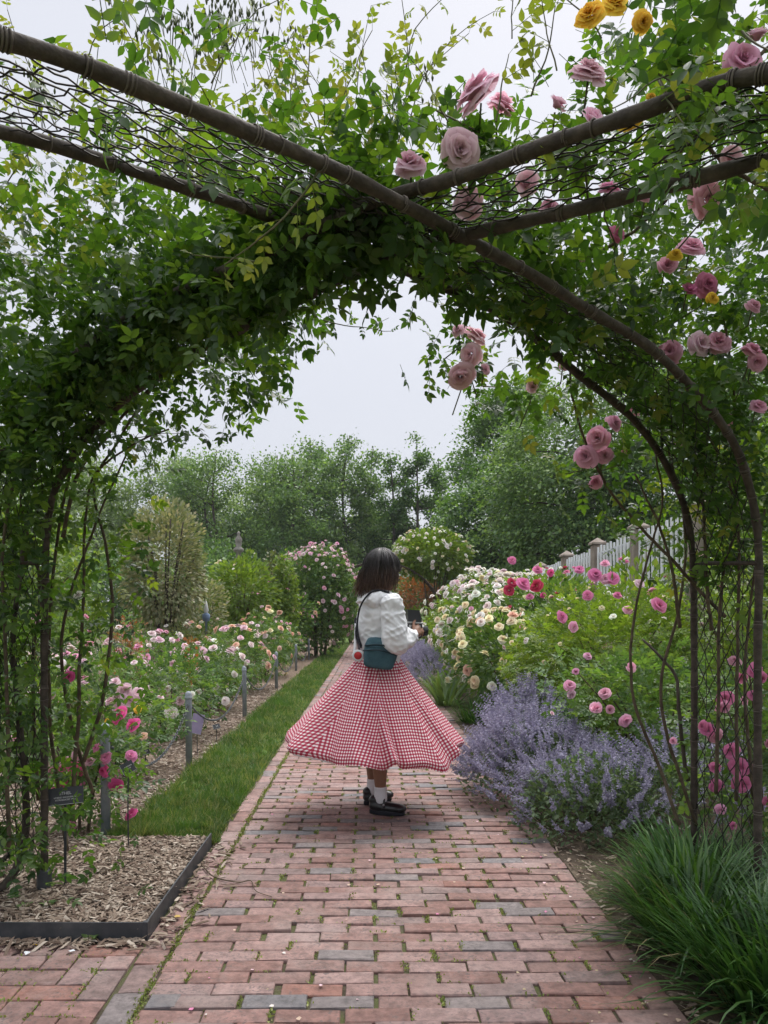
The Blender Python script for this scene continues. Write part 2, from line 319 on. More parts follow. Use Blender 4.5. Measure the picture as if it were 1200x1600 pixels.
# ------------------------------------------------------------------ leaf and bloom templates
LEAF8 = (A([[0, 0, 0], [-.24, .26, .07], [0, .30, 0], [.24, .26, .07], [-.24, .58, .06], [0, .62, -.01], [.24, .58, .06], [0, 1, -.08]]),
         [A([[0, 2, 1], [0, 3, 2], [4, 5, 7], [5, 6, 7]]), A([[1, 2, 5, 4], [2, 3, 6, 5]])])
LEAF4 = (A([[0, 0, 0], [-.30, .48, .07], [0, 1, -.04], [.30, .48, .07]]), [A([[0, 2, 1], [0, 3, 2]])])
LEAFQ = (A([[0, 0, 0], [-.34, .5, .08], [0, 1, -.02], [.34, .5, .08]]), [A([[0, 3, 2, 1]])])
def compound(nl, leaf, rach=True, r=None):
    r = r or np.random.default_rng(3); g = Geo(); pairs = (nl - 1) // 2
    L0 = 1.04
    spots = [(L0 * .62, 0, 0)] + [(L0 * (.58 - .27 * i), s, i) for i in range(pairs) for s in (-1, 1)]
    for (y, s, i) in spots:
        ang = s * (58 + r.normal() * 8) + r.normal() * 5; c, sn = math.cos(math.radians(ang)), math.sin(math.radians(ang))
        d = A([[sn, c, -.12 + r.normal() * .12]]); h = A([[r.normal() * .18 + s * .15, 0, 1.0]])
        g.scatter(leaf, A([[0, y, -.10 * y * y]]), frames(d, h), .44 if s == 0 else .37 - .03 * i, A([r.random() * .16]))
    if rach: g.add(*tube(A([[0, 0, 0], [0, .3, -.01], [0, .62, -.04]]), .010, 3, False), 0.4)
    V = np.concatenate(g.V); d = {}
    for f in g.F: d.setdefault(f.shape[1], []).append(f)
    return (V, [np.concatenate(x) for x in d.values()], np.concatenate(g.T))
CL5 = [compound(5, LEAF8, r=np.random.default_rng(i)) for i in range(4)]
CL7 = [compound(7, LEAF8, r=np.random.default_rng(20 + i)) for i in range(2)]
CLQ = [compound(5, LEAF4, False, r=np.random.default_rng(40 + i)) for i in range(3)]

def bloom_mesh(name, rings, res=3, ruff=.05, seed=1):
    r = np.random.default_rng(seed); g = Geo(); nr = len(rings); lw = lump(seed + 40, 6, 1.0)
    for ri, (n, rad, length, open_, z) in enumerate(rings):   # petals in the ring, radius at the base, petal length, opening angle (0 upright .. 90 flat), base height
        off = r.random() * 6.28; ph0 = {2: 1.75, 3: 1.25}.get(n, 1.22 * math.pi / n * (1.25 if n <= 5 else 1.2))
        for i in range(n):
            a = off + i / n * 2 * math.pi + r.normal() * .14; op = math.radians(open_ + r.normal() * 6); ln = length * (1 + r.normal() * .07); skew = r.normal() * .12
            us = np.linspace(-1, 1, res + 2); vs = np.linspace(0, 1, res + 1); V = []; T = []; wob = r.normal(size=(len(vs), len(us))) * ruff
            for vi, v in enumerate(vs):
                for ui, u in enumerate(us):
                    ph = ph0 * (.55 + .45 * math.sin(math.pi * (.12 + .56 * v)))
                    bend = op * (.45 + .65 * v); curl = max(0, v - .72) / .28
                    rr = rad + ln * v * math.sin(bend) + ln * .12 * curl * (1 if open_ > 18 else .3) + .010 * u * (1 if i % 2 else -1)
                    zz = z + ln * v * math.cos(bend) * (1 - .13 * u * u * v) - ln * .10 * curl * curl * (1 if open_ > 30 else .2) - ln * .09 * v * max(0, abs(u) - .35)
                    rr += wob[vi, ui] * ln * v; zz += wob[vi, ui] * ln * v * .7
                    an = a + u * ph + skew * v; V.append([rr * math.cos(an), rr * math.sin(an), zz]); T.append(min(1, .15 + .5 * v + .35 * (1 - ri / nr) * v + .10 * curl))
            k = res + 2; ii = np.arange(res)[:, None] * k; jj = np.arange(res + 1)[None]
            W_ = A(V) * .84; tl = (r.normal(size=2) * .07); W_[:, 2] += W_[:, 0] * tl[0] + W_[:, 1] * tl[1]; W_ += lw(W_ * 3.0)[:, None] * A([.05, .045, .05]) * (1 + W_[:, 2:3])
            g.add(W_, [np.stack([ii + jj, ii + jj + 1, ii + jj + k + 1, ii + jj + k], -1).reshape(-1, 4)], A(T))
    me = g.mesh(name); me.materials.append(M['petal']); return me
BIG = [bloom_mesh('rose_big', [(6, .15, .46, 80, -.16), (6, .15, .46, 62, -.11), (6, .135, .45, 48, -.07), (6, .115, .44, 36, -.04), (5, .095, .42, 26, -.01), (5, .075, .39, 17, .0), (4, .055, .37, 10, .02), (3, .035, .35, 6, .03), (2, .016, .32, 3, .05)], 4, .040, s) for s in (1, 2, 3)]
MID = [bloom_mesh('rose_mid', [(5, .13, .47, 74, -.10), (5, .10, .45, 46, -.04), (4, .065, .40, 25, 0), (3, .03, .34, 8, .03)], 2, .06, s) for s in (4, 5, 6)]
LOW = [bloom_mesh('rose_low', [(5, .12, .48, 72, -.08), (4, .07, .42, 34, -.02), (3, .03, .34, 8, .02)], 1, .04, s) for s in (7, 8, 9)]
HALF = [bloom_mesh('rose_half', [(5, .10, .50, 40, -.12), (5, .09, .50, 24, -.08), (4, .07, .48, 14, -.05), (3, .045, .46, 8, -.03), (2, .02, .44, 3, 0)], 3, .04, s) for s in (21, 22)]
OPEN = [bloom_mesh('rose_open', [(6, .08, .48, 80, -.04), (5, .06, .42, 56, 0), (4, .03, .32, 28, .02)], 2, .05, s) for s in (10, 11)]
def bloom(parent, p, d, size, col, meshes, name='bloom', r=random):
    o = bpy.data.objects.new(name, r.choice(meshes)); COL.objects.link(o)
    q = Vector(tuple(d)).to_track_quat('Z', 'Y').to_matrix().to_4x4() @ Matrix.Rotation(r.random() * 6.28, 4, 'Z')
    o.matrix_basis = Matrix.Translation(Vector(tuple(A(p) - A(parent.location)))) @ q @ Matrix.Diagonal((size * (.9 + .2 * r.random()), size * (.9 + .2 * r.random()), size * (.8 + .3 * r.random()), 1))
    o.parent = parent; j = 1 + (r.random() - .5) * .22
    o.color = (min(1, col[0] * j), min(1, col[1] * j * (1 + (r.random() - .5) * .10)), min(1, col[2] * j * (1 + (r.random() - .5) * .08)), 1); return o
MAUVE = (.88, .60, .70); PINK = (.82, .45, .60); HOT = (.70, .12, .33); CRIM = (.58, .07, .14); PALE = (.80, .60, .66); BLUSH = (.85, .74, .74)
WHITE = (.88, .86, .80); CREAM = (.86, .78, .54); PEACH = (.84, .58, .45); YELLOW = (.84, .56, .08); ROSY = (.74, .26, .46)

# ================================================================== THE SETTING
def terr(X, Y):                           # the bed on the right climbs to a bank with a fence on it
    t = np.clip((X - 2.6) / 1.4, 0, 1); return (t * t * (3 - 2 * t)) * .95 * np.clip((Y - 5) / 4, 0, 1) - .03
g = Geo(); g.add(*grid_sheet(-150, 150, -40, 260, 150, 150, lambda X, Y: terr(X, Y) - .012 + .0 * X))
tag(obj('ground', g, M['ground']), kind='structure')
g = Geo(); g.add(*grid_sheet(.95, 12, .8, 40, 44, 80, lambda X, Y: terr(X, Y) + .022 + .012 * np.sin(X * 9) * np.sin(Y * 7)))
tag(obj('right_flower_bed_soil', g, M['soil']), kind='structure')
g = Geo(); g.add(*grid_sheet(-14, -1.40, 4.07, 40, 50, 90, lambda X, Y: -.004 + .012 * np.sin(X * 8 + Y) * np.sin(Y * 6)))
tag(obj('left_flower_bed_mulch', g, M['mulch']), kind='structure')
g = Geo(); g.add(*grid_sheet(-2.9, -.86, 2.895, 4.045, 60, 36, lambda X, Y: .036 + .010 * np.sin(X * 11 + 2 * Y) * np.sin(Y * 13) + .006 * np.sin(X * 29) * np.sin(Y * 31)))
tag(obj('corner_planter_mulch', g, M['mulch']), kind='structure')
g = Geo(); g.add(*grid_sheet(-1.40, -.855, 4.07, 40, 6, 120, lambda X, Y: .004 + .008 * np.sin(X * 7 + Y * 2)))
tag(obj('grass_verge_ground', g, M['lawn']), kind='structure')

# ---- brick path
path = root('brick_path', (0, 0, 0), 'path of worn pink and grey bricks laid in rows across it', 'path'); path['kind'] = 'structure'; del path['category']
g = Geo(); g.add(*grid_sheet(-3.2, 1.05, .6, 2.9, 20, 12, lambda X, Y: -.010 + 0 * X)); g.add(*grid_sheet(-.86, 1.05, 2.9, 40, 10, 80, lambda X, Y: -.010 + 0 * X))
obj('joint_sand', g, M['joint'], path)
def brick_template(L_, W_, H_=.055, c=.0035, seed=0):
    r = np.random.default_rng(seed); x, y = L_ / 2, W_ / 2; V = []
    for (dx, dz) in ((0, -H_), (0, -c * .9), (c, 0)):
        for sx, sy in ((-1, -1), (1, -1), (1, 1), (-1, 1)):
            V.append([sx * (x - dx) + r.normal() * .0012, sy * (y - dx) + r.normal() * .0012, dz + (r.normal() * .0008 if dz == 0 else 0)])
    F4 = [[8, 9, 10, 11]]
    for k in (0, 4):
        for i in range(4): F4.append([k + i, k + (i + 1) % 4, k + 4 + (i + 1) % 4, k + 4 + i])
    return A(V), [A(F4)]
BT = [brick_template(.199, .0788, seed=i) for i in range(5)]; BTh = [brick_template(.094, .0788, seed=9 + i) for i in range(2)]; BTw = [brick_template(.200, .0985, seed=30 + i) for i in range(4)]
def t2mesh(T, name, mat):
    g = Geo(); g.add(T[0], T[1]); me = g.mesh(name, False); me.materials.append(mat); return me
BM = [t2mesh(T, 'brick', M['brick_o']) for T in BT]; BMh = [t2mesh(T, 'brick', M['brick_o']) for T in BTh]; BMw = [t2mesh(T, 'brick', M['brick_o']) for T in BTw]
gb = Geo(); rb = np.random.default_rng(11); rows = []; joints = []
XL, XR, PIT = -.722, .955, .0815
nrow = int((36 - 1.0) / PIT); spots = []
for i in range(nrow):
    y = 1.0 + PIT * (i + .5); off = (0 if i % 2 else .105) + rb.normal() * .012; x = XL - off + (0 if off > .02 else 0)
    x = XL - (.105 if i % 2 else 0) ; step = .2105
    xe = XR + rb.normal() * .01
    while x < xe - .05:
        a = max(x, XL); b = min(x + step, xe); half = (b - a) < .15
        jx = rb.normal() * .004; spots.append(((a + b) / 2 + jx, y + rb.normal() * .0022, half, b - a))
        if b < xe - .05: joints.append((b + jx, y))
        x += step
for i in range(int(33 / .205)):            # single course laid lengthwise along the left edge
    spots.append((-.782 + rb.normal() * .004, 1.05 + .205 * (i + .5), 'edge', .2))
def place(sp):
    x, y, kind, ln = sp
    rz = rb.normal() * .013 + (math.pi / 2 if kind == 'edge' else 0)
    return x, y, rb.normal() * .0026 - (.002 if rb.random() > .85 else 0), rz, rb.normal() * .014, rb.normal() * .013, kind
near = sorted([s for s in spots if s[1] > 2.12], key=lambda s: s[1])[:300]; nearset = set(near)
for s in spots:
    x, y, z, rz, rx, ry, kind = place(s)
    mx = Matrix.Translation((x, y, z)) @ Matrix.Rotation(rz, 4, 'Z') @ Matrix.Rotation(rx, 4, 'X') @ Matrix.Rotation(ry, 4, 'Y')
    half = kind is True
    if s in nearset:
        o = bpy.data.objects.new('brick', random.choice(BMh if half else (BMw if kind == 'edge' else BM))); COL.objects.link(o); o.parent = path; o.matrix_basis = mx
        if half: o.scale.x = (s[3] - .011) / .094
    else:
        T = (BTh if half else (BTw if kind == 'edge' else BT))[rb.integers(0, 2)]; m3 = A(mx.to_3x3())
        gb.add(T[0] @ m3.T + A([x, y, z]), T[1], rb.random())
obj('far_bricks', gb, M['brick_j'], path, False, 'stuff')
# ---- the crossing path in front of the corner planter: bricks in herringbone
BMs = t2mesh(brick_template(.0985, .0985, seed=50), 'brick', M['brick_o'])
cross = root('cross_path', (0, 0, 0), 'crossing path of herringbone bricks in front of the planter', 'path'); cross['kind'] = 'structure'; del cross['category']
m_ = .1035
for i in range(-22, 6):
    for j in range(-6, 34):
        # 90 degree herringbone: repeat of a horizontal and an upright brick
        if (i + j) % 4 not in (0, 2): continue
        gx, gy = -.84 + i * m_, 1.3 + j * m_
        if (i + j) % 4 == 0: cx_, cy_, rz = gx + m_, gy + m_ / 2, 0
        else: cx_, cy_, rz = gx + m_ / 2, gy + m_, math.pi / 2
        hx, hy = (.1, .05) if rz == 0 else (.05, .1)
        if cx_ < -2.6 or cy_ < 2.0: continue
        if cx_ + hx > -.832 or cy_ + hy > 2.875:
            for (ux, uy) in ((gx + m_ / 2, gy + m_ / 2), (gx + m_ * (1.5 if rz == 0 else .5), gy + m_ * (.5 if rz == 0 else 1.5))):     # cut brick at the border
                if ux + .05 > -.83 or uy + .05 > 2.878: continue
                o = bpy.data.objects.new('brick', BMs); COL.objects.link(o); o.parent = cross; o.matrix_basis = Matrix.Translation((ux, uy, rb.normal() * .0018)) @ Matrix.Rotation(rb.normal() * .012, 4, 'Z')
            continue
        o = bpy.data.objects.new('brick', random.choice(BMw)); COL.objects.link(o); o.parent = cross
        o.matrix_basis = Matrix.Translation((cx_, cy_, rb.normal() * .0018)) @ Matrix.Rotation(rz + rb.normal() * .012, 4, 'Z') @ Matrix.Rotation(rb.normal() * .008, 4, 'X')
# ---- moss and weeds in the joints
gm = Geo(); rj = np.random.default_rng(5); pts = []
for (x, y) in joints:
    if y < 1.9 or y > 16: continue
    if rj.random() < .55:
        n = int(rj.integers(4, 34)); pts.append(np.stack([x + rj.normal(size=n) * .007, y + rj.uniform(-.036, .036, n), np.full(n, -.002)], 1))
for _ in range(160):
    y = 1.0 + PIT * rj.integers(10, 70); x = rj.uniform(XL, XR); n = int(rj.integers(3, 14))
    pts.append(np.stack([x + rj.normal(size=n) * .03, y + rj.normal(size=n) * .003, np.full(n, -.002)], 1))
for _ in range(300):
    x = -.727 + rj.normal() * .006; y = rj.uniform(2, 9); n = int(rj.integers(5, 20)); pts.append(np.stack([x + rj.normal(size=n) * .008, y + rj.normal(size=n) * .03, np.full(n, -.002)], 1))
for _ in range(330):
    i, j = rj.integers(-18, 0), rj.integers(6, 15); n = int(rj.integers(4, 22)); x, y = -.84 + i * m_, 1.3 + j * m_
    if rj.random() < .5: pts.append(np.stack([x + rj.normal(size=n) * .006, y + rj.normal(size=n) * .03, np.full(n, -.004)], 1))
    else: pts.append(np.stack([x + rj.normal(size=n) * .03, y + rj.normal(size=n) * .006, np.full(n, -.004)], 1))
pts = np.vstack(pts); d = rdirs(len(pts), rj) * .9; d[:, 2] = np.abs(d[:, 2]) + .12
gm.scatter(LEAF4, pts, frames(d, rdirs(len(pts), rj)), rj.uniform(.006, .015, len(pts)), rj.random(len(pts)))
o = tag(obj('moss', gm, M['moss']), 'bright green moss tufts in the joints of the bricks', 'moss', kind='stuff')

# ---- wood chips
gc = Geo(); rc = np.random.default_rng(6)
CHIP = (A([[-.5, -.5, 0], [.5, -.42, 0], [.5, .5, .0], [-.5, .36, 0], [-.46, -.3, .5], [.4, -.3, .42], [.46, .3, .5], [-.4, .2, .4]]),
        [A([[4, 5, 6, 7], [0, 1, 5, 4], [1, 2, 6, 5], [2, 3, 7, 6], [3, 0, 4, 7]])])
def chips(n, xf, yf, zf, L0=.028):
    x, y = xf(n), yf(n); a = rc.uniform(0, 6.28, n); d = np.stack([np.cos(a), np.sin(a), rc.normal(size=n) * .22], 1); hint = np.stack([rc.normal(size=n) * .35, rc.normal(size=n) * .35, np.ones(n)], 1)
    ln = L0 * np.clip(np.exp(rc.normal(size=n) * .5), .3, 2.0); s = np.stack([np.minimum(ln * rc.uniform(.10, .34, n), .014), ln, np.minimum(ln * rc.uniform(.05, .14, n), .005)], 1)
    gc.scatter(CHIP, np.stack([x, y, zf(x, y)], 1), frames(d, hint), s, rc.random(n))
chips(24000, lambda n: rc.uniform(-2.5, -.865, n), lambda n: rc.uniform(2.9, 4.04, n), lambda x, y: .045 + rc.uniform(0, .012, len(x)))
chips(22000, lambda n: -1.4 - 2.2 * rc.random(n) ** 1.4, lambda n: 4.08 + 9 * rc.random(n) ** 1.5, lambda x, y: .004 + rc.uniform(0, .014, len(x)), .034)
chips(1500, lambda n: .955 + .9 * rc.random(n) ** 1.6, lambda n: rc.uniform(2.0, 5, n), lambda x, y: .004 + rc.uniform(0, .012, len(x)), .024)
chips(420, lambda n: -2.2 + 1.36 * rc.random(n), lambda n: 2.87 - np.abs(rc.normal(size=n)) * .04, lambda x, y: .004 + rc.uniform(0, .008, len(x)), .05)
chips(220, lambda n: -.83 + np.abs(rc.normal(size=n)) * .07, lambda n: rc.uniform(2.8, 4.1, n), lambda x, y: .005 + rc.uniform(0, .006, len(x)), .035)
tag(obj('wood_chips', gc, M['chips'], None, False), 'loose brown wood chip mulch covering the flower beds', 'wood chips', kind='stuff')

# ---- grass verge
gg = Geo(); rg = np.random.default_rng(8)
BL = (A([[-.5, 0, 0], [.5, 0, 0], [.35, .55, .06], [-.35, .55, .06], [0, 1, .22]]), [A([[0, 1, 2, 3]]), A([[3, 2, 4]])])
n = 78000; y = 4.06 + 26 * rg.random(n) ** 2.3; x = -1.41 + .575 * rg.random(n) + rg.normal(size=n) * .012
cell = (np.floor(x / .05).astype(int) * 7919 + np.floor(y / .05).astype(int) * 104729) % 4096; ch = np.random.default_rng(88).random((4096, 4))[cell]
d = np.stack([rg.normal(size=n) * .4 + (ch[:, 0] - .5) * 1.5, rg.normal(size=n) * .4 + (ch[:, 1] - .5) * 1.5, np.ones(n)], 1); ln = rg.uniform(.025, .08, n) * (.55 + .9 * ch[:, 2]) * (1 + .35 * np.sin(x * 9 + y * 3) * np.sin(y * 5)) * np.clip(1 + (-1.2 - x) * .6, .8, 1.4)
gg.scatter(BL, np.stack([x, y, np.full(n, .002)], 1), frames(d, rdirs(n, rg)), np.stack([rg.uniform(.0032, .006, n) * np.clip(y / 6, 1, 2.6), ln, ln], 1), np.clip(rg.beta(1.2, 1.7, n) * .55 + .4 * ch[:, 3] + .25 * (np.sin(x * 5 + y * 1.7) * np.sin(y * 2.3) > .55), 0, .99))
tag(obj('grass', gg, M['grass']), 'strip of short green grass between path and chained bed', 'grass', kind='stuff')

# ================================================================== THE ROSE ARBOR OVERHEAD
def hoop(foot, s, pix, tail):
    pts = [[foot[0], foot[1], -.15], [foot[0], foot[1], .5], [foot[0], foot[1], 1.1]]
    for (px, py) in pix:
        u = (px - CX) / F; Y = (foot[1] - s * foot[0]) / (1 - s * u); pts.append([u * Y, Y, CAM_H - (py - CY) / F * Y])
    for (x, z) in tail: pts.append([x, foot[1] + s * (x - foot[0]), z])
    c = catmull(pts, 220)
    for _ in range(6): c[1:-1] = .25 * c[:-2] + .5 * c[1:-1] + .25 * c[2:]
    return c
HA1 = hoop((1.48, 3.52), .85, [(1080, 840), (1050, 742), (990, 655), (910, 590), (800, 500), (700, 452), (600, 408), (400, 330), (200, 265), (0, 205)], [(-1.05, 2.12), (-1.35, 1.85), (-1.5, 1.2), (-1.5, .6), (-1.5, -.1)])
HA2 = hoop((1.5, 2.98), .85, [(1185, 840), (1160, 722), (1120, 652), (1025, 550), (925, 488), (825, 425), (770, 396), (600, 303), (480, 245), (200, 130), (0, 60)], [(-1.0, 2.0), (-1.33, 1.75), (-1.5, 1.2), (-1.5, .6), (-1.5, -.1)])
HB2 = hoop((-1.4, 3.29), -.85, [(76, 800), (110, 722), (150, 665), (210, 612), (300, 552), (425, 490), (480, 462), (600, 402), (740, 364), (900, 328), (1080, 281), (1200, 250)], [(1.05, 2.02), (1.36, 1.75), (1.5, 1.2), (1.5, .6), (1.5, -.1)])
HB1 = hoop((-1.62, 3.25), -.85, [(-22, 800), (10, 690), (95, 575), (200, 497), (300, 446), (400, 402), (510, 350), (600, 307), (700, 283), (880, 216), (1000, 178), (1200, 112)], [(1.02, 1.94), (1.36, 1.7), (1.5, 1.2), (1.5, .6), (1.5, -.1)])
arb = root('rose_arbor', (0, 2, 0), 'rusty tube arbor of crossing hoops with wire netting overhead', 'arbor')
rh = np.random.default_rng(12)
for H in (HA1, HA2, HB1, HB2):
    gH = Geo(); gH.add(*tube(H, .0152 + .0010 * np.sin(np.arange(len(H)) * .9) + .0006 * rh.normal(size=len(H)), 12)); ho = wobj('hoop', gH, M['hoop'], arb)
    gT = Geo(); d = np.concatenate([[0], np.cumsum(np.linalg.norm(np.diff(H, axis=0), axis=1))]); s = .12
    T_ = nrm(np.gradient(H, axis=0))
    while s < d[-1] - .1:
        c = A([np.interp(s, d, H[:, k]) for k in range(3)]); t = nrm(A([np.interp(s, d, T_[:, k]) for k in range(3)]))
        R = frames(t[None], rdirs(1, rh))[0]
        for q in range(int(rh.integers(1, 4))):
            a = np.linspace(0, 6.4, 15); ring = c + t * (q * .0065 + rh.normal() * .002) + .0168 * (np.cos(a)[:, None] * R[:, 0] + np.sin(a)[:, None] * R[:, 2]) + t * (a[:, None] * .0008)
            gT.add(*tube(ring, rh.uniform(.0012, .0024), 5, False))
        s += rh.uniform(.04, .20)
    wobj('wire_ties', gT, M['tie'], arb, kind='stuff')
def res(H, n=200):
    d = np.concatenate([[0], np.cumsum(np.linalg.norm(np.diff(H, axis=0), axis=1))]); s = np.linspace(0, d[-1], n)
    return np.stack([np.interp(s, d, H[:, k]) for k in range(3)], 1), d[-1]
def band(H1, H2):
    a, la = res(H1); b, lb = res(H2); Lm = (la + lb) / 2
    def S(s, t):
        s = np.clip(A(s), 0, 1) * 199; i = np.clip(s.astype(int), 0, 198); f = (s - i)[..., None]; t = A(t)[..., None]
        return (a[i] * (1 - f) + a[i + 1] * f) * (1 - t) + (b[i] * (1 - f) + b[i + 1] * f) * t
    return S, Lm
SA, LA_ = band(HA1, HA2); SB, LB_ = band(HB1, HB2)
for S, Lm in ((SA, LA_), (SB, LB_)):
    gW = Geo(); sp = .105 / Lm
    for fam in (1, -1):
        s0 = -.05
        while s0 < 1.05:
            t = np.linspace(0, 1, 30); s = s0 + fam * (t - .5) * .30 / Lm * 2.0
            ok = (s > .04) & (s < .96)
            if ok.sum() > 5:
                p = S(s[ok], t[ok]); cr = .0045 * np.sin(np.arange(len(p)) * 1.9 + fam); nn = nrm(p - A([.03, 2.0, 1.1])); p = p + nn * cr[:, None] + rh.normal(size=p.shape) * .0012
                gW.add(*tube(p, .0020, 4, False))
            s0 += sp * rh.uniform(.9, 1.1)
    for t0 in (.2, .5, .8):
        s = np.linspace(.05, .95, 300); p = S(s, np.full(300, t0) + .02 * np.sin(s * 60)); nn = nrm(p - A([.03, 2.0, 1.1])); p = p + nn * (.004 * np.sin(np.arange(300) * 1.7))[:, None]
        gW.add(*tube(p, .0019, 4, False))
    wobj('wire_netting', gW, M['wire'], arb, kind='stuff')
for (a, b) in ((P(1085, 880, 3.52), P(1185, 880, 2.98)), (P(75, 880, 3.27), P(-22, 880, 3.02))):   # short cross bars, then the black foot sleeve
    gS = Geo(); gS.add(*tube(np.linspace(a, b, 4), .009, 6)); wobj('cross_bar', gS, M['hoop'], arb)
gS = Geo(); gS.add(*lathe([(0, .13), (.028, .13), (.031, .12), (.033, -.05)], 12, (-1.4, 3.29, 0))); wobj('foot_sleeve', gS, M['edge_metal'], arb)

# ---- climbers
OPENING = A([(300, 1300), (215, 1000), (245, 880), (238, 760), (255, 705), (330, 672), (425, 655), (455, 612), (436, 545), (472, 495), (560, 482), (625, 500), (700, 515), (712, 590), (790, 615), (860, 640), (885, 740), (940, 830), (1010, 900), (1010, 1300)], float)
def inside(px, py, poly):
    r = np.zeros(len(px), bool); n = len(poly)
    for i in range(n):
        x1, y1 = poly[i]; x2, y2 = poly[(i + 1) % n]; c = ((y1 > py) != (y2 > py)) & (px < (x2 - x1) * (py - y1) / (y2 - y1 + 1e-9) + x1); r ^= c
    return r
SKYGAP = A([(645, -200), (915, -200), (912, 75), (845, 125), (765, 105), (705, 140), (690, 205), (650, 190), (635, 80)], float)
VC = A([.03, 2.0, 1.1])
class Climber:
    def __init__(s, name, loc, label, group=None): s.r = root(name, loc, label, 'climbing rose', group); s.pos = []; s.R = []; s.s = []; s.young = []
    def leaves(s, p, d, size, hint=None, prune=True, young=None):
        n = len(p); hint = A([0, 0, 1.0]) + rng.normal(size=(n, 3)) * .62 if hint is None else hint
        keep = np.ones(n, bool)
        if prune:
            px, py = proj(p + d * .04); keep = ~inside(px, py, OPENING) & ~inside(px, py, SKYGAP); keep &= ~((py < 150) & (px < 655) & (rng.random(n) > .45))
        keep &= p[:, 1] > .75
        y = np.zeros(n, bool) if young is None else np.broadcast_to(young, (n,))
        s.pos.append(p[keep]); s.R.append(frames(d, hint)[keep]); s.s.append(np.broadcast_to(size, (n,))[keep]); s.young.append(y[keep])
    def shoot(s, p0, d0, length, nl, size, curl=(0, 0, -.5), young=True, rad=.0024, mat=None, prune=False):
        n = 9; p = [A(p0, float)]; d = nrm(A(d0, float))
        for i in range(n): p.append(p[-1] + d * length / n); d = nrm(d + A(curl) / n + rng.normal(size=3) * .09)
        p = A(p); s.stems.add(*tube(p, np.linspace(rad, rad * .45, len(p)), 4, False), .5)
        t = np.linspace(.12, 1, nl) * n; i = np.clip(t.astype(int), 0, n - 1); q = p[i] + (p[i + 1] - p[i]) * (t - i)[:, None]
        ax = nrm(p[i + 1] - p[i]); side = nrm(np.cross(ax, rng.normal(size=(nl, 3)))); dd = nrm(ax * .6 + side * .9 + A([0, 0, -.15]))
        s.leaves(q, dd, size * np.linspace(1.1, .65, nl), prune=prune, young=young)
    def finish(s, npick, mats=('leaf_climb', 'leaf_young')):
        pos, R, sz, yg = np.concatenate(s.pos), np.concatenate(s.R), np.concatenate(s.s), np.concatenate(s.young)
        px, py = proj(pos + R[:, :, 1] * (sz * .45)[:, None]); clear = np.ones(len(pos), bool)      # drop leaves that cover a bloom or hoop in the camera view
        for (bx, by, bs, bY) in BLOOMSPOTS: clear &= ~((np.hypot(px - bx, py - by) < bs * .5 + F * sz * .42 / pos[:, 1]) & (pos[:, 1] < bY + .04) & (pos[:, 1] > bY - .9))
        pos, R, sz, yg = pos[clear], R[clear], sz[clear], yg[clear]; px, py = proj(pos); vis = (px > -20) & (px < 1220) & (py > -20) & (py < 1500); show = np.where(vis, sz / pos[:, 1], 0)
        pick = set(np.argsort(-show)[:npick].tolist()); idx = np.arange(len(pos)); loc = A(s.r.location)
        rest = np.array([i not in pick for i in idx])
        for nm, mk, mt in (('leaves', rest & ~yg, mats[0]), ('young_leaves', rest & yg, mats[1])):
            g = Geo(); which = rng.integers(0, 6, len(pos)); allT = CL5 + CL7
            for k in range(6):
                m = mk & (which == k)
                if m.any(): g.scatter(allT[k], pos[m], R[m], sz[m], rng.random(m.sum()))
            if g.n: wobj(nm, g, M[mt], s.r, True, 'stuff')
        ms = {}
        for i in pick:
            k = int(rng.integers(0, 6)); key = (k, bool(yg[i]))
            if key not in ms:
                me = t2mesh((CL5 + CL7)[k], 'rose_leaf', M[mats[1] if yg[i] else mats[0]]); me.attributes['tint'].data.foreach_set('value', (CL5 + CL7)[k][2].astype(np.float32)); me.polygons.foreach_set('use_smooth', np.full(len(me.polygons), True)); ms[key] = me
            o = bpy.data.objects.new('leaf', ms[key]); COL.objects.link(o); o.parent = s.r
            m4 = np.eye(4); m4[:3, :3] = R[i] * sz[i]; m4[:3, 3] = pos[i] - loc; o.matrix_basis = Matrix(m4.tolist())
        if s.stems.n: wobj('stems', s.stems, M['greencane'], s.r, kind='stuff')
    def cane(s, pts, r0, r1, mat='cane'):
        p = catmull([P(*q) for q in pts], 40); p = p + np.cumsum(rng.normal(size=p.shape) * .0016, axis=0); g = Geo(); g.add(*tube(p, np.linspace(r0, r1, 40), 7)); wobj('cane', g, M[mat], s.r)

def on_band(S, n, s0, s1, off, spread=(.0, .0, .0), t=(0, 1)):
    s = rng.uniform(s0, s1, n); p = S(s, rng.uniform(t[0], t[1], n)); nn = nrm(p - VC)
    return p + nn * off(n)[:, None] + rng.normal(size=(n, 3)) * A(spread), nn
def arc_of(S, px):                       # parameter s at which the band passes a photo column
    s = np.linspace(.12, .88, 400); x, _ = proj(S(s, np.full(400, .5))); return s[np.argmin(np.abs(x - px))]

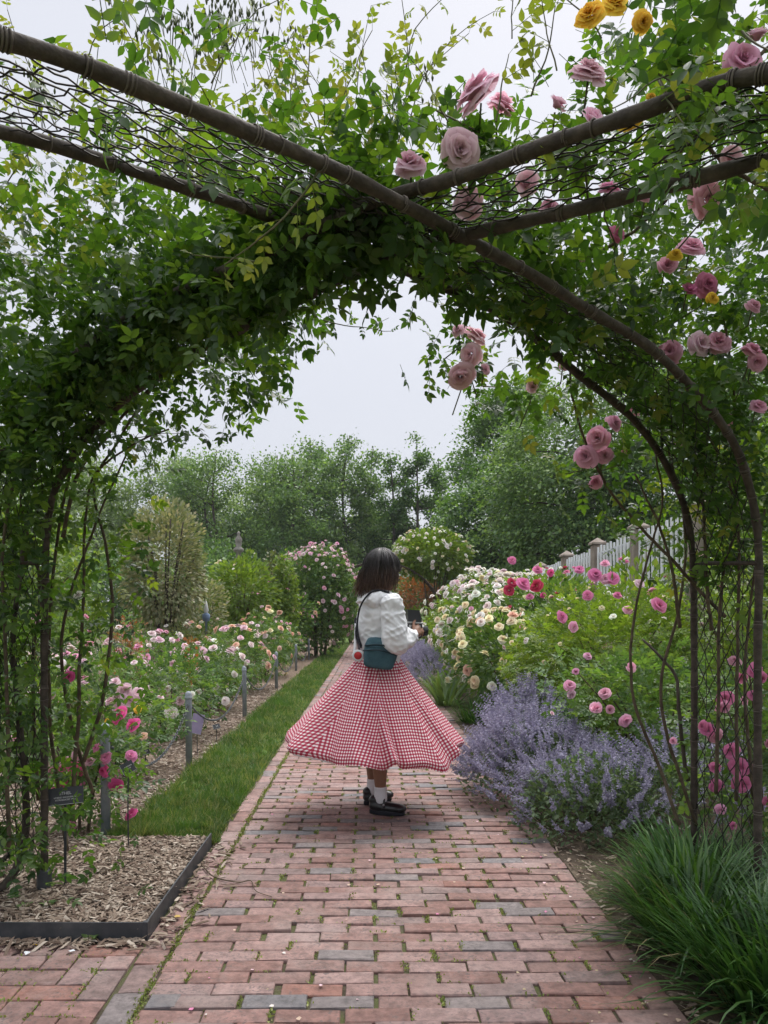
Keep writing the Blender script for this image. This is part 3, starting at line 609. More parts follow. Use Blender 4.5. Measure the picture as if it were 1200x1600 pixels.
ROSES = [(718, 234, 62, 1.75, MAUVE, (-.1, -1, -.25)), (745, 148, 66, 1.8, MAUVE, (-.6, -.5, .7)), (783, 165, 45, 1.9, MAUVE, (.5, -.3, .8)), (922, 190, 56, 1.6, MAUVE, (-.1, -1, .1)), (640, 258, 50, 1.95, MAUVE, (-.3, -.8, .6)), (733, 318, 46, 2.1, MAUVE, (.1, -1, -.3)),
         (828, 292, 50, 2.1, MAUVE, (.1, -.9, .3)), (920, 112, 54, 1.8, MAUVE, (0, -.5, .9)), (868, 165, 44, 1.9, MAUVE, (0, -.6, .9)), (858, 325, 30, 2.2, PINK, (0, -1, 0)), (950, 295, 34, 2.2, PINK, (0, -.6, .6)), (1142, 248, 50, 1.9, MAUVE, (-.3, -1, .1)), (1105, 310, 50, 2.4, PINK, (.2, -1, .3)), (1160, 95, 55, 1.7, PINK, (0, -.8, .5)), (1180, 62, 40, 1.7, MAUVE, (0, -.8, .5)),
         (1040, 420, 44, 2.7, PINK, (-.1, -1, .3)), (1080, 385, 40, 2.7, PINK, (0, -.8, .6)), (1075, 455, 34, 2.7, ROSY, (0, -1, .3)), (1105, 445, 36, 2.7, ROSY, (0, -1, .3)), (1178, 478, 26, 2.6, PINK, (0, -1, .2)), (1047, 549, 36, 3.0, PINK, (-.4, -1, .2)), (1094, 538, 40, 3.0, PALE, (-.2, -1, .3)), (1122, 535, 36, 3.0, PINK, (.3, -1, .3)), (1180, 568, 40, 2.9, PINK, (.2, -1, .2)), (1175, 548, 30, 2.9, PINK, (0, -.8, .7)), (1185, 635, 26, 2.9, PINK, (.2, -1, .2)),
         (742, 525, 34, 2.9, MAUVE, (.1, -.8, .5)), (735, 555, 36, 2.9, MAUVE, (0, -1, -.2)), (720, 588, 40, 2.9, MAUVE, (-.3, -1, -.5)), (757, 578, 24, 2.95, MAUVE, (.4, -1, 0)), (716, 516, 22, 2.9, MAUVE, (-.5, -.6, .2)), (832, 605, 24, 3.0, MAUVE, (0, -1, -.3)), (935, 685, 38, 3.4, PINK, (.1, -1, .4)), (915, 713, 34, 3.4, PINK, (-.4, -1, .1)), (945, 712, 28, 3.4, PINK, (.3, -1, .1)), (928, 750, 32, 3.4, PINK, (-.1, -1, -.6)), (960, 660, 26, 3.5, PINK, (.2, -.8, .5)), (975, 705, 20, 3.4, PINK, (.2, -.8, .2)), (990, 640, 22, 3.5, PINK, (.2, -.8, .5)), (1060, 695, 16, 3.4, PINK, (0, -1, 0)),
         (965, 365, 26, 2.6, ROSY, (0, -1, .2)), (1010, 300, 30, 2.3, PINK, (0, -.8, .4)), (905, 410, 22, 2.7, MAUVE, (0, -1, -.2)), (1140, 655, 20, 3.2, PINK, (0, -1, 0)), (880, 575, 24, 3.2, PINK, (0, -1, .2)), (695, 420, 20, 2.3, MAUVE, (0, -1, -.3)), (870, 500, 18, 2.6, PINK, (0, -1, -.2))]
_hx = lambda H, a, b, sz: [(x, y, sz, Y) for x, y, Y in zip(*proj(H), H[:, 1]) if a < x < b and Y > 1.0 and y < 860][::2]
YROSES = [(983, 185, 36, 1.6, (-.4, -1, .2)), (921, 22, 40, 1.7, (-.4, -.8, .2)), (960, 5, 40, 1.75, (0, -.8, .4)), (1004, 34, 30, 1.8, (0, -1, -.5)), (1018, 152, 16, 1.6, (0, -1, .5)), (1055, 398, 20, 2.5, (0, -.8, .4)), (1113, 466, 19, 2.6, (0, -.8, .4))]
BLOOMSPOTS = [(r[0], r[1], r[2], r[3]) for r in ROSES if r[2] > 25] + [(r[0], r[1], r[2], r[3]) for r in YROSES] + _hx(HA2, 540, 1010, 4) + _hx(HB1, 610, 960, 2) + _hx(HB2, 780, 980, 2) + _hx(HA1, 860, 1075, 2)
# left climber: dense dark mass on the far left shoulder, column below, bright sprigs above
cl = Climber('climbing_rose', (-1.55, 3.35, 0), 'dark leafy climbing rose covering the near arbor beside the planter'); cl.stems = Geo()
exp_ = lambda a: (lambda n: np.minimum(rng.exponential(a, n), .8) + .01)
def wander(n, up=.1): d = rdirs(n); d[:, 2] -= .25; return nrm(d)
sB = [arc_of(SB, x) for x in (60, 180, 300, 420, 560, 760)]
for (a, b, n, off) in ((.10, sB[0], 330, .16), (sB[0], sB[2], 620, .22), (sB[2], sB[4], 620, .16), (sB[4], sB[5], 300, .09)):
    p, nn = on_band(SB, n, min(a, b), max(a, b), exp_(off), (.05, .05, .05)); cl.leaves(p, wander(n), rng.uniform(.075, .125, n))
n = 620; p = np.stack([rng.uniform(-1.95, -.2, n), rng.uniform(2.7, 3.9, n), rng.normal(2.45, .24, n)], 1); p[:, 2] -= .22 * (p[:, 0] + 1.2) ** 2; cl.leaves(p, wander(n), rng.uniform(.08, .13, n))
n = 620; p = np.stack([rng.uniform(-2.1, -.9, n), rng.uniform(2.6, 3.9, n), rng.normal(2.1, .26, n)], 1); cl.leaves(p, wander(n), rng.uniform(.08, .13, n))
n = 430; z = rng.uniform(.12, 1.9, n); p = np.stack([-1.42 + rng.normal(size=n) * .20, 3.35 + rng.normal(size=n) * .25, z], 1); cl.leaves(p, wander(n), rng.uniform(.075, .12, n))
n = 240; p = np.stack([rng.uniform(-2.0, -1.55, n), rng.uniform(2.9, 3.9, n), rng.uniform(.1, 2.0, n)], 1); cl.leaves(p, wander(n), rng.uniform(.075, .12, n))
n = 520; p = SB(rng.uniform(sB[0], sB[4], n), rng.uniform(-.15, .3, n)); p = p + rng.normal(size=(n, 3)) * .05 - nrm(p - VC) * rng.uniform(0, .12, n)[:, None]; cl.leaves(p, wander(n), rng.uniform(.075, .12, n))
n = 260; z = rng.uniform(.15, 2.0, n); p = np.stack([-1.50 + rng.normal(size=n) * .14, 3.05 + rng.normal(size=n) * .12, z], 1); cl.leaves(p, wander(n), rng.uniform(.075, .12, n))
n = 600; p = P(0, 0, 1)[None] * 0 + np.stack([rng.uniform(-2.2, -.3, n), rng.uniform(2.9, 4.0, n), rng.uniform(2.45, 3.05, n)], 1); cl.leaves(p, wander(n), rng.uniform(.08, .12, n), young=rng.random(n) < .15)
# thinner cover over the near left netting
p, nn = on_band(SA, 150, arc_of(SA, 560), arc_of(SA, 40), exp_(.16), (.05, .05, .05)); cl.leaves(p, wander(150), rng.uniform(.07, .11, 150))
p, nn = on_band(SB, 620, min(sB[0], sB[4]), max(sB[0], sB[4]), lambda n: rng.uniform(-.06, .16, n), (.05, .05, .05), (-.1, 1.1)); cl.leaves(p, wander(620), rng.uniform(.07, .11, 620))
n = 420; p = np.stack([P(a_, b_, c_) for a_, b_, c_ in zip(rng.uniform(-60, 420, n), rng.uniform(190, 430, n), rng.uniform(2.5, 3.5, n))]); cl.leaves(p, wander(n), rng.uniform(.08, .12, n), young=rng.random(n) < .15)
# fringe hanging under the arch
for (px, py, Y, k) in ((330, 600, 3.0, 9), (370, 590, 3.0, 9), (410, 570, 2.95, 10), (440, 585, 2.9, 8), (300, 620, 3.1, 9), (270, 650, 3.2, 8), (250, 640, 3.2, 8), (400, 610, 2.95, 8), (350, 640, 3.1, 6), (480, 470, 2.7, 6), (520, 465, 2.6, 6), (500, 480, 2.7, 5), (450, 520, 2.8, 7)):
    n = k; p = P(px, py, Y) + rng.normal(size=(n, 3)) * A([.05, .12, .045]); d = nrm(A([.25, -.1, -.8]) + rng.normal(size=(n, 3)) * .45); cl.leaves(p, d, rng.uniform(.075, .11, n), prune=False)
for (px, py) in ((215, 700), (205, 760), (195, 820), (210, 870), (190, 930), (180, 1000), (225, 740), (170, 880), (160, 960), (170, 1060), (215, 905), (150, 1120)):
    n = 5; p = P(px - 10, py, 3.45) + rng.normal(size=(n, 3)) * A([.06, .10, .07]); d = nrm(A([.7, -.1, -.45]) + rng.normal(size=(n, 3)) * .45); cl.leaves(p, d, rng.uniform(.085, .12, n), prune=False, young=rng.random(n) < .25)
# sprigs reaching up into the sky
for k in range(46):
    px = rng.choice([rng.uniform(60, 420), rng.uniform(430, 640), rng.uniform(0, 300)]); Y = rng.uniform(2.3, 3.1)
    cl.shoot(P(px, rng.uniform(190, 320), Y), (rng.normal() * .35, rng.normal() * .3, 1), rng.uniform(.18, .55), int(rng.integers(4, 8)), rng.uniform(.075, .105), (rng.normal() * .4, 0, -.25), True)
for (px, py, dx, ln) in ((640, 190, .25, .42), (620, 150, .35, .38), (130, 130, .1, .3), (330, 130, .5, .35), (230, 110, -.5, .3), (480, 130, .1, .35)):
    cl.shoot(P(px, py, 2.4), (dx, 0, 1), ln, 7, .085, (.5, 0, -.4), True)
cl.shoot(P(500, 262, 1.62), (-.55, 0, -1), .30, 6, .085, (-.3, 0, .5), True, .003); cl.shoot(P(418, 408, 1.66), (-1, 0, -.12), .16, 4, .06, (-.2, 0, -.2), True, .003)
cl.shoot(P(505, 500, 2.6), (1, 0, -.35), .24, 5, .05, (.2, 0, .4), False); cl.shoot(P(190, 690, 3.4), (1, 0, .3), .3, 5, .09, (.2, 0, -.5), False)
# flower-bud sprays against the sky, upper left
gB = Geo()
for (px, py) in ((265, 50), (300, 40), (350, 30), (385, 50), (420, 75), (390, 30), (330, 70), (250, 80), (180, 10), (60, 140), (690, 175)):
    for k in range(7):
        p0 = P(px + rng.normal() * 22, py + 60, 2.55); p1 = p0 + A([rng.normal() * .05, rng.normal() * .05, .11 + rng.random() * .07]); gB.add(*tube(np.linspace(p0, p1, 3), .0014, 3, False), .3)
        for q in range(4):
            b = p1 + A([rng.normal() * .016, rng.normal() * .016, rng.random() * .03 - .02]); gB.add(*tube(A([b, b + A([0, 0, .010]), b + A([rng.normal() * .004, 0, .026])]), A([.002, .0045, .0006]), 5), .2)
wobj('flower_buds', gB, M['leaf_olive'], cl.r, kind='stuff')
for c_ in ([(130, 1190, 3.5), (160, 1100, 3.5), (178, 960, 3.5), (170, 860, 3.5), (152, 760, 3.5), (190, 690, 3.45), (245, 605, 3.4), (330, 520, 3.2)],
           [(104, 1330, 3.45), (78, 1100, 3.45), (88, 860, 3.4), (125, 700, 3.3), (205, 600, 3.2), (300, 500, 3.0)],
           [(112, 1250, 3.35), (128, 1000, 3.4), (133, 810, 3.45), (150, 740, 3.4), (215, 692, 3.4), (262, 672, 3.4)],
           [(15, 1330, 3.1), (8, 1000, 3.2), (8, 850, 3.2), (45, 700, 3.1), (140, 560, 2.9)], [(98, 840, 3.3), (122, 745, 3.3), (165, 690, 3.3), (235, 615, 3.2), (330, 520, 3.1)],
           [(60, 1250, 3.5), (50, 1050, 3.5), (60, 900, 3.5), (30, 760, 3.4), (90, 600, 3.2)], [(145, 1240, 3.6), (110, 1120, 3.5), (100, 980, 3.4), (150, 830, 3.5), (215, 690, 3.5)]):
    cl.cane(c_, .0095, .004)
cl.cane([(-15, 1400, 3.25), (18, 1368, 3.25), (38, 1310, 3.3), (40, 1230, 3.3), (30, 1120, 3.3), (22, 1000, 3.3), (40, 850, 3.2)], .019, .009, 'bark'); cl.cane([(-10, 1350, 3.3), (40, 1325, 3.35), (62, 1305, 3.4)], .012, .007, 'bark')
for (px, py, sz, c) in ((108, 1058, .05, HOT), (98, 1200, .035, HOT), (40, 1210, .03, PINK), (122, 930, .04, WHITE)): bloom(cl.r, P(px, py, 3.35), (0, -1, .5), sz, c, MID)
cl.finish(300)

# right climber: mauve roses
cr = Climber('climbing_rose', (1.6, 3.3, 0), 'climbing rose with big mauve pink blooms over the right of the arbor'); cr.stems = Geo()
sA = [arc_of(SA, x) for x in (1140, 1000, 860, 700, 560)]
for (a, b, n, off) in ((sA[0], sA[1], 330, .20), (sA[1], sA[2], 340, .20), (sA[2], sA[3], 330, .15), (sA[3], sA[4], 200, .10)):
    p, nn = on_band(SA, n, min(a, b), max(a, b), exp_(off), (.06, .06, .05)); cr.leaves(p, wander(n), rng.uniform(.08, .125, n), young=rng.random(n) < .06)
p, nn = on_band(SA, 620, min(sA[0], sA[3]), max(sA[0], sA[3]), lambda n: rng.uniform(.04, .22, n), (.03, .03, .03), (-.05, 1.1)); cr.leaves(p, wander(620), rng.uniform(.07, .11, 620))
sB2 = [arc_of(SB, x) for x in (640, 800, 1000, 1230)]
for (a, b, n, off) in ((sB2[0], sB2[1], 110, .12), (sB2[1], sB2[2], 130, .15), (sB2[2], sB2[3], 120, .20)):
    p, nn = on_band(SB, n, min(a, b), max(a, b), exp_(off), (.05, .05, .05)); cr.leaves(p, wander(n), rng.uniform(.08, .12, n), young=rng.random(n) < .1)
n = 900; p = np.stack([rng.uniform(.75, 2.3, n), rng.uniform(2.2, 3.6, n), rng.normal(2.5, .33, n)], 1); cr.leaves(p, wander(n), rng.uniform(.085, .13, n))
n = 620; p = np.stack([rng.uniform(1.3, 2.6, n), rng.uniform(3.0, 4.2, n), rng.uniform(1.6, 2.7, n)], 1); cr.leaves(p, wander(n), rng.uniform(.085, .13, n))
n = 120; p = np.stack([rng.uniform(1.2, 2.1, n), rng.uniform(3.6, 4.1, n), rng.uniform(1.3, 2.1, n)], 1); cr.leaves(p, wander(n), rng.uniform(.08, .12, n), prune=False, young=rng.random(n) < .3)
n = 300; p = np.stack([rng.uniform(.45, 1.7, n), rng.uniform(1.7, 2.6, n), rng.uniform(2.35, 3.2, n)], 1); cr.leaves(p, wander(n), rng.uniform(.08, .12, n))
n = 620; p = np.stack([P(a_, b_, c_) for a_, b_, c_ in zip(rng.uniform(1000, 1270, n), rng.uniform(120, 600, n), rng.uniform(3.0, 4.0, n))]); cr.leaves(p, wander(n), rng.uniform(.08, .125, n), young=rng.random(n) < .08)
for (px, py, k) in ((640, 490, 4), (690, 500, 5), (740, 520, 6), (770, 545, 6), (800, 570, 8), (840, 600, 8), (870, 630, 7), (900, 660, 7), (770, 590, 4), (860, 690, 4), (930, 720, 5), (905, 760, 3), (950, 780, 4), (600, 470, 4), (930, 650, 8), (960, 690, 8)):
    n = k; p = P(px, py, 3.0) + rng.normal(size=(n, 3)) * A([.07, .15, .06]); d = nrm(A([0, -.1, -.8]) + rng.normal(size=(n, 3)) * .5); cr.leaves(p, d, rng.uniform(.08, .115, n), prune=False, young=rng.random(n) < (.4 if px > 820 else .05))
for (px, py, Y, dx, ln) in ((775, 190, 1.7, .2, .16), (870, 110, 1.6, -.2, .2), (800, 60, 1.9, 0, .15), (940, 60, 1.7, -.5, .2), (700, 190, 1.8, -.6, .2), (830, 150, 1.7, .3, .18)):
    cr.shoot(P(px, py, Y), (dx, 0, 1), ln, 5, .08, (.2, 0, -.3), True)
for c_ in ([(1062, 1290, 3.45), (1030, 1200, 3.5), (990, 1100, 3.5), (985, 1000, 3.5), (1000, 905, 3.5), (1015, 850, 3.5), (1030, 780, 3.5), (1020, 700, 3.4)],
           [(1088, 1290, 3.5), (1040, 1150, 3.5), (1030, 1060, 3.5), (1058, 950, 3.5), (1068, 850, 3.5), (1052, 750, 3.5), (1020, 650, 3.4), (960, 560, 3.2)],
           [(1135, 965, 3.4), (1080, 908, 3.45), (1015, 838, 3.5), (960, 770, 3.5), (920, 690, 3.4), (893, 600, 3.3), (905, 480, 3.1)],
           [(1118, 1240, 3.3), (1125, 930, 3.3), (1150, 830, 3.3), (1140, 760, 3.2), (1110, 690, 3.2), (1040, 560, 3.1)], [(1110, 985, 3.4), (1102, 880, 3.4), (1095, 780, 3.4), (1070, 690, 3.3)],
           [(1150, 1250, 3.2), (1156, 1000, 3.2), (1156, 850, 3.2), (1146, 700, 3.2), (1150, 590, 3.1), (1130, 470, 2.9)], [(1062, 980, 3.45), (1055, 900, 3.4), (1035, 830, 3.4), (990, 740, 3.4)],
           [(845, 425, 2.7), (920, 400, 2.7), (985, 365, 2.6), (1060, 290, 2.5)], [(1040, 250, 1.7), (1100, 205, 1.7), (1150, 150, 1.7), (1215, 80, 1.7)], [(1188, 1290, 3.1), (1165, 1100, 3.1), (1172, 950, 3.1), (1195, 800, 3.0)]):
    cr.cane(c_, .0085, .004)
cr.cane([(1075, 1220, 3.7), (1062, 1120, 3.7), (1058, 1060, 3.7), (1035, 1030, 3.7), (1005, 1000, 3.8)], .011, .006, 'bark')
for (px, py, s, Y, c, d) in ROSES:
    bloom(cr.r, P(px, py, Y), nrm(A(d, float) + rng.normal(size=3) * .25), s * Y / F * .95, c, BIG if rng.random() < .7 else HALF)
    p0 = P(px, py, Y) - nrm(A(d)) * s * Y / F * .2; cr.stems.add(*tube(A([p0, p0 + A([0, .03, -.05]), p0 + A([rng.normal() * .05, .10, -.08 + rng.normal() * .05])]), .0025, 4, False))
    k = 9; cr.leaves(p0 + rng.normal(size=(k, 3)) * A([.045, .06, .04]) + A([0, .09, .0]), wander(k), rng.uniform(.075, .11, k), prune=False)
n = 420; cr.pos.append(np.stack([rng.uniform(-1.7, 1.7, n), rng.uniform(-1.6, .95, n), rng.uniform(2.28, 2.65, n)], 1)); cr.R.append(frames(wander(n), A([0, 0, 1.0]) + rng.normal(size=(n, 3)) * .5)); cr.s.append(rng.uniform(.08, .13, n)); cr.young.append(np.zeros(n, bool))   # unseen canopy leaves overhead and behind the camera, added to shade the arbor
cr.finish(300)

# yellow climber, top right
cyl = Climber('climbing_rose', (1.9, 2.3, 0), 'climbing rose with yellow blooms at the top right of the arbor'); cyl.stems = Geo()
n = 330; p = np.stack([rng.uniform(.62, 1.8, n), rng.uniform(1.6, 2.5, n), rng.uniform(2.25, 3.2, n)], 1); cyl.leaves(p, wander(n), rng.uniform(.085, .125, n), young=rng.random(n) < .12)
for (px, py, s, Y, d) in YROSES:
    bloom(cyl.r, P(px, py, Y), d, s * Y / F, YELLOW, BIG)
n = 95; p = np.stack([P(a_, b_, c_) for a_, b_, c_ in zip(rng.uniform(955, 1240, n), rng.uniform(40, 300, n), rng.uniform(1.12, 1.42, n))]); cyl.leaves(p, wander(n), rng.uniform(.055, .085, n), young=rng.random(n) < .12)
for k_ in range(7): cyl.shoot(P(rng.uniform(1000, 1200), rng.uniform(40, 130), 1.45), (rng.normal() * .5, -.35, -.5), rng.uniform(.15, .3), 6, .075, (0, 0, -.4), False)
cyl.cane([(1215, 300, 2.0), (1130, 240, 1.9), (1060, 150, 1.85), (1000, 60, 1.8)], .006, .003)
gz = Geo(); p0 = P(1215, 300, 2.0); gz.add(*tube(catmull([p0, [1.75, 2.25, 1.6], [1.85, 2.3, .8], [1.9, 2.3, 0]], 20), np.linspace(.006, .012, 20), 7)); wobj('cane', gz, M['cane'], cyl.r)
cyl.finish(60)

# ================================================================== SHRUBS, ROSES, TREES
def shell(n, c, r, h0, h1, seed, rough=.3, inner=.35, up=0.0, fq=2.4):
    q = np.random.default_rng(seed); lp = lump(seed + 500, 8, fq); lp2 = lump(seed + 900, 8, fq * 2.6)
    d = nrm(q.normal(size=(n, 3)) + A([0, 0, up])); rad = 1 - np.abs(q.normal(size=n)) * inner; rad = np.clip(rad, .05, 1)
    rad = rad * (1 + rough * lp(d) + rough * .5 * lp2(d))
    p = d * rad[:, None] * A([r[0], r[1], (h1 - h0) / 2]) + A([c[0], c[1], (h0 + h1) / 2]); return p, d
def bush(name, label, cat, c, r, h0, h1, n, leaf, mat, blooms=(), group=None, seed=1, rough=.3, inner=.35, stems=7, comp=True, base=0.0, upb=.6, stemmat='cane', fq=2.4, bup=.55):
    rt = root(name, (c[0], c[1], base), label, cat, group); q = np.random.default_rng(seed)
    p, d = shell(n, c, r, h0, h1, seed, rough, inner, 0.1, fq)
    ok = p[:, 2] > base + .03; p, d = p[ok], d[ok]; n = len(p)
    dr = nrm(d * .6 + q.normal(size=(n, 3)) * .7 + A([0, 0, -.15])); hint = nrm(d * .5 + A([0, 0, upb]) + q.normal(size=(n, 3)) * .45)
    g = Geo()
    if comp:
        w_ = q.integers(0, 3, n)
        for k in range(3):
            m = w_ == k; g.scatter(CLQ[k], p[m], frames(dr[m], hint[m]), q.uniform(.75, 1.25, m.sum()) * leaf, q.random(m.sum()))
    else: g.scatter(LEAF4, p, frames(dr, hint), q.uniform(.7, 1.3, n) * leaf, q.random(n))
    wobj('foliage', g, M[mat], rt, True, 'stuff')
    gs = Geo()
    for k in range(stems):
        a = q.uniform(0, 6.28); t = q.uniform(.3, .85); e = A([c[0] + math.cos(a) * r[0] * t, c[1] + math.sin(a) * r[1] * t, h0 + (h1 - h0) * q.uniform(.55, .9)]); b = A([c[0] + math.cos(a) * .12 * r[0], c[1] + math.sin(a) * .12 * r[1], base - .05])
        mid = (b + e) / 2 + A([-math.cos(a) * .1 * r[0], -math.sin(a) * .1 * r[1], .1 * (h1 - h0)]); gs.add(*tube(catmull([b, mid, e], 9), np.linspace(.010, .004, 9) * max(1, (h1 - base) / 1.2), 5), .3)
    if stems: wobj('stems', gs, M[stemmat], rt, kind='stuff')
    for (nb, size, cols, meshes) in blooms:
        pb, db = shell(nb * 3, c, r, h0, h1, seed, rough, .03, bup, fq); qq = q.permutation(len(pb))[:nb]
        for i in qq:
            if pb[i, 2] < base + .08: continue
            dd = nrm(db[i] + q.normal(size=3) * .35 + A([0, 0, .25])); bloom(rt, pb[i] + db[i] * size * .6, dd, size * q.uniform(.7, 1.2), cols[int(q.integers(0, len(cols)))], meshes)
    return rt
def explicit(rt, lst, Y, meshes, cols, push=0):
    for (px, py, s) in lst: bloom(rt, P(px, py, Y), nrm(A([rng.normal() * .55, -1, .6 + rng.normal() * .4])), s * Y / F, cols[int(rng.integers(0, len(cols)))], meshes)

# ---- left bed: hybrid roses inside the chain
G_L = 'rose bushes in the chained left bed'
b0 = bush('rose_bush', 'low rose bush with hot pink blooms beside the name plates', 'rose bush', (-1.62, 4.28), (.36, .28), .10, .66, 620, .085, 'leaf_rose', group=G_L, seed=21, rough=.35, inner=.5, stems=8)
explicit(b0, [(115, 1200, 22), (100, 1192, 22), (122, 1204, 22), (120, 1180, 18), (165, 1184, 20), (150, 1168, 16), (205, 1180, 20), (162, 1205, 22), (182, 1228, 22), (95, 1222, 20), (130, 1228, 14), (62, 1200, 14), (85, 1237, 16), (205, 1272, 22), (112, 1290, 16), (185, 1208, 14), (80, 1205, 16), (140, 1190, 18)], 4.15, OPEN, [HOT, PINK, ROSY, HOT])
b1 = bush('rose_bush', 'rose bush with a pale pink cluster and two magenta blooms', 'rose bush', (-2.05, 5.9), (.52, .42), .05, .72, 800, .10, 'leaf_rose', [(12, .06, [PALE, BLUSH, PALE, PINK], MID)], G_L, 22)
explicit(b1, [(185, 1088, 22), (202, 1092, 22), (195, 1078, 22), (216, 1083, 20), (172, 1095, 18), (186, 1106, 22), (180, 1065, 16)], 5.6, MID, [PALE, PALE, BLUSH]); explicit(b1, [(187, 1115, 24), (208, 1132, 24), (180, 1122, 20)], 5.4, MID, [HOT]); explicit(b1, [(215, 1108, 14), (168, 1127, 12), (225, 1150, 14)], 5.5, MID, [YELLOW, PEACH])
b2 = bush('rose_bush', 'dark glossy rose bush with white blooms behind the purple placard', 'rose bush', (-1.98, 7.6), (.45, .55), .05, .80, 950, .10, 'leaf_rose', [(12, .075, [BLUSH, WHITE, PALE], MID)], G_L, 23)
explicit(b2, [(282, 1095, 16), (268, 1113, 20), (352, 1095, 14), (230, 1100, 14), (262, 1076, 12)], 7.1, MID, [BLUSH, PALE])
bush('rose_bush', 'rose bush with lilac pink blooms behind the third bollard', 'rose bush', (-2.05, 9.6), (.48, .75), .05, .88, 1300, .10, 'leaf_rose', [(48, .095, [PALE, BLUSH, PALE, WHITE], MID)], G_L, 24)
bush('rose_bush', 'rose bush with creamy white and blush blooms along the chain', 'rose bush', (-2.05, 11.9), (.5, .85), .05, .98, 1300, .10, 'leaf_rose', [(48, .105, [PALE, BLUSH, PEACH, PALE], MID)], G_L, 25)
bush('rose_bush', 'rose bush with peach blooms near the far end of the chain', 'rose bush', (-2.05, 14.6), (.5, .95), .05, 1.12, 1300, .11, 'leaf_rose', [(44, .10, [PEACH, CREAM, PEACH, BLUSH], MID)], G_L, 26)
bush('rose_bush', 'rose bush with pale salmon blooms before the pink flowered arch', 'rose bush', (-2.15, 17.2), (.55, .9), .05, 1.15, 1100, .11, 'leaf_rose', [(34, .10, [PEACH, PALE, PINK], MID)], G_L, 27)
bush('rose_bush', 'rose bush with scattered blush blooms in the second row', 'rose bush', (-3.15, 8.4), (.6, .7), .05, .82, 1100, .10, 'leaf_rose', [(38, .095, [PALE, PINK, BLUSH], MID)], G_L, 28)
bush('rose_bush', 'rose bush with clusters of pink blooms before the variegated shrub', 'rose bush', (-3.2, 10.8), (.65, .8), .05, .95, 1100, .10, 'leaf_rose', [(44, .10, [PALE, BLUSH, PINK], MID)], G_L, 29)
bush('rose_bush', 'rose bush with apricot and white blooms behind the lilac one', 'rose bush', (-3.1, 13.2), (.6, .8), .05, 1.05, 1100, .10, 'leaf_olive', [(26, .10, [PEACH, WHITE, PALE], MID)], G_L, 30)
bush('rose_bush', 'loose rose bush with reddish bronze young shoots', 'rose bush', (-3.0, 7.0), (.45, .5), .05, .72, 520, .10, 'leaf_lime', [(6, .07, [PALE, BLUSH], MID)], G_L, 31)
bush('rose_bush', 'rose bush with tiny pale blooms seen behind the climber', 'rose bush', (-3.4, 6.3), (.7, .5), .05, .85, 1000, .10, 'leaf_rose', [(22, .07, [PALE, BLUSH, PINK], MID)], G_L, 32)
bush('rose_bush', 'rose bush with white blooms far left behind the climber', 'rose bush', (-4.4, 8.0), (.8, .7), .05, 1.05, 1100, .11, 'leaf_rose', [(20, .085, [WHITE, BLUSH, PALE], MID)], G_L, 33)
bush('rose_bush', 'pink rose bush far left in the back row', 'rose bush', (-5.0, 11.0), (1.0, .9), .05, 1.25, 1300, .12, 'leaf_rose', [(24, .10, [PINK, PALE], MID)], G_L, 34)
bush('rose_bush', 'rose bush with pale blooms below the finial post', 'rose bush', (-3.6, 16.0), (.8, .8), .05, 1.1, 1100, .11, 'leaf_rose', [(28, .11, [WHITE, PEACH, BLUSH], LOW)], G_L, 35)
bush('rose_bush', 'thin rose bush full of orange brown buds', 'rose bush', (-2.95, 9.3), (.22, .22), .3, 1.15, 260, .07, 'leaf_orange', seed=36, stems=9, inner=.5)
sp = root('bronze_shoot', (-1.95, 8.3, 0), 'upright red bronze rose shoot standing among green bushes', 'shoot'); g = Geo(); g.add(*tube(catmull([[-1.95, 8.3, 0], [-1.96, 8.3, .5], [-1.94, 8.28, .92]], 8), .005, 5)); wobj('stem', g, M['cane'], sp)
n = 60; g = Geo(); z = rng.uniform(.45, .95, n); g.scatter(LEAF4, np.stack([-1.95 + rng.normal(size=n) * .03, 8.3 + rng.normal(size=n) * .03, z], 1), frames(nrm(rdirs(n) + A([0, 0, .4])), rdirs(n)), .07); wobj('leaves', g, M['leaf_orange'], sp, kind='stuff')

bush('variegated_shrub', 'tall rounded shrub with cream edged grey green leaves', 'shrub', (-3.75, 14.0), (.82, .8), .75, 3.25, 6500, .085, 'leaf_grey', seed=40, rough=.16, inner=.3, stems=12, comp=False, stemmat='bark')
bush('wisteria_shrub', 'round yellow green shrub in front of the stone finial post', 'shrub', (-3.05, 18.2), (.80, .75), .75, 2.55, 3200, .11, 'leaf_lime', [(14, .09, [WHITE, CREAM], LOW)], seed=41, rough=.22, stems=8, comp=False)
bush('climbing_pillar', 'leafy pillar rose behind the finial shrub', 'shrub', (-2.55, 20.6), (.5, .5), .1, 2.9, 2200, .11, 'leaf_olive', seed=42, rough=.22, comp=False)
bush('columnar_shrub', 'narrow pale green column shrub beside the pink arch', 'shrub', (-2.15, 18.9), (.36, .36), .1, 2.72, 2400, .10, 'leaf_lime', seed=43, rough=.18, comp=False, stems=4)
bush('seed_head_shrub', 'feathery beige shrub between the variegated shrub and the finial', 'shrub', (-3.55, 16.6), (.45, .45), .3, 2.1, 1500, .08, 'leaf_grey', seed=44, comp=False, stems=5)
bush('garden_shrub', 'broad mid green shrub behind the left climber', 'shrub', (-6.2, 13.5), (1.5, 1.2), .1, 2.9, 4200, .13, 'leaf_lime', seed=45, comp=False)
bush('garden_shrub', 'dark green shrub on the far left of the rose garden', 'shrub', (-8.2, 17.5), (1.8, 1.5), .1, 3.6, 4200, .15, 'leaf_tree', seed=46, comp=False)
bush('garden_shrub', 'low dark shrub behind the variegated one', 'shrub', (-5.2, 22), (2.0, 1.2), .1, 2.7, 3600, .15, 'leaf_tree', seed=47, comp=False)
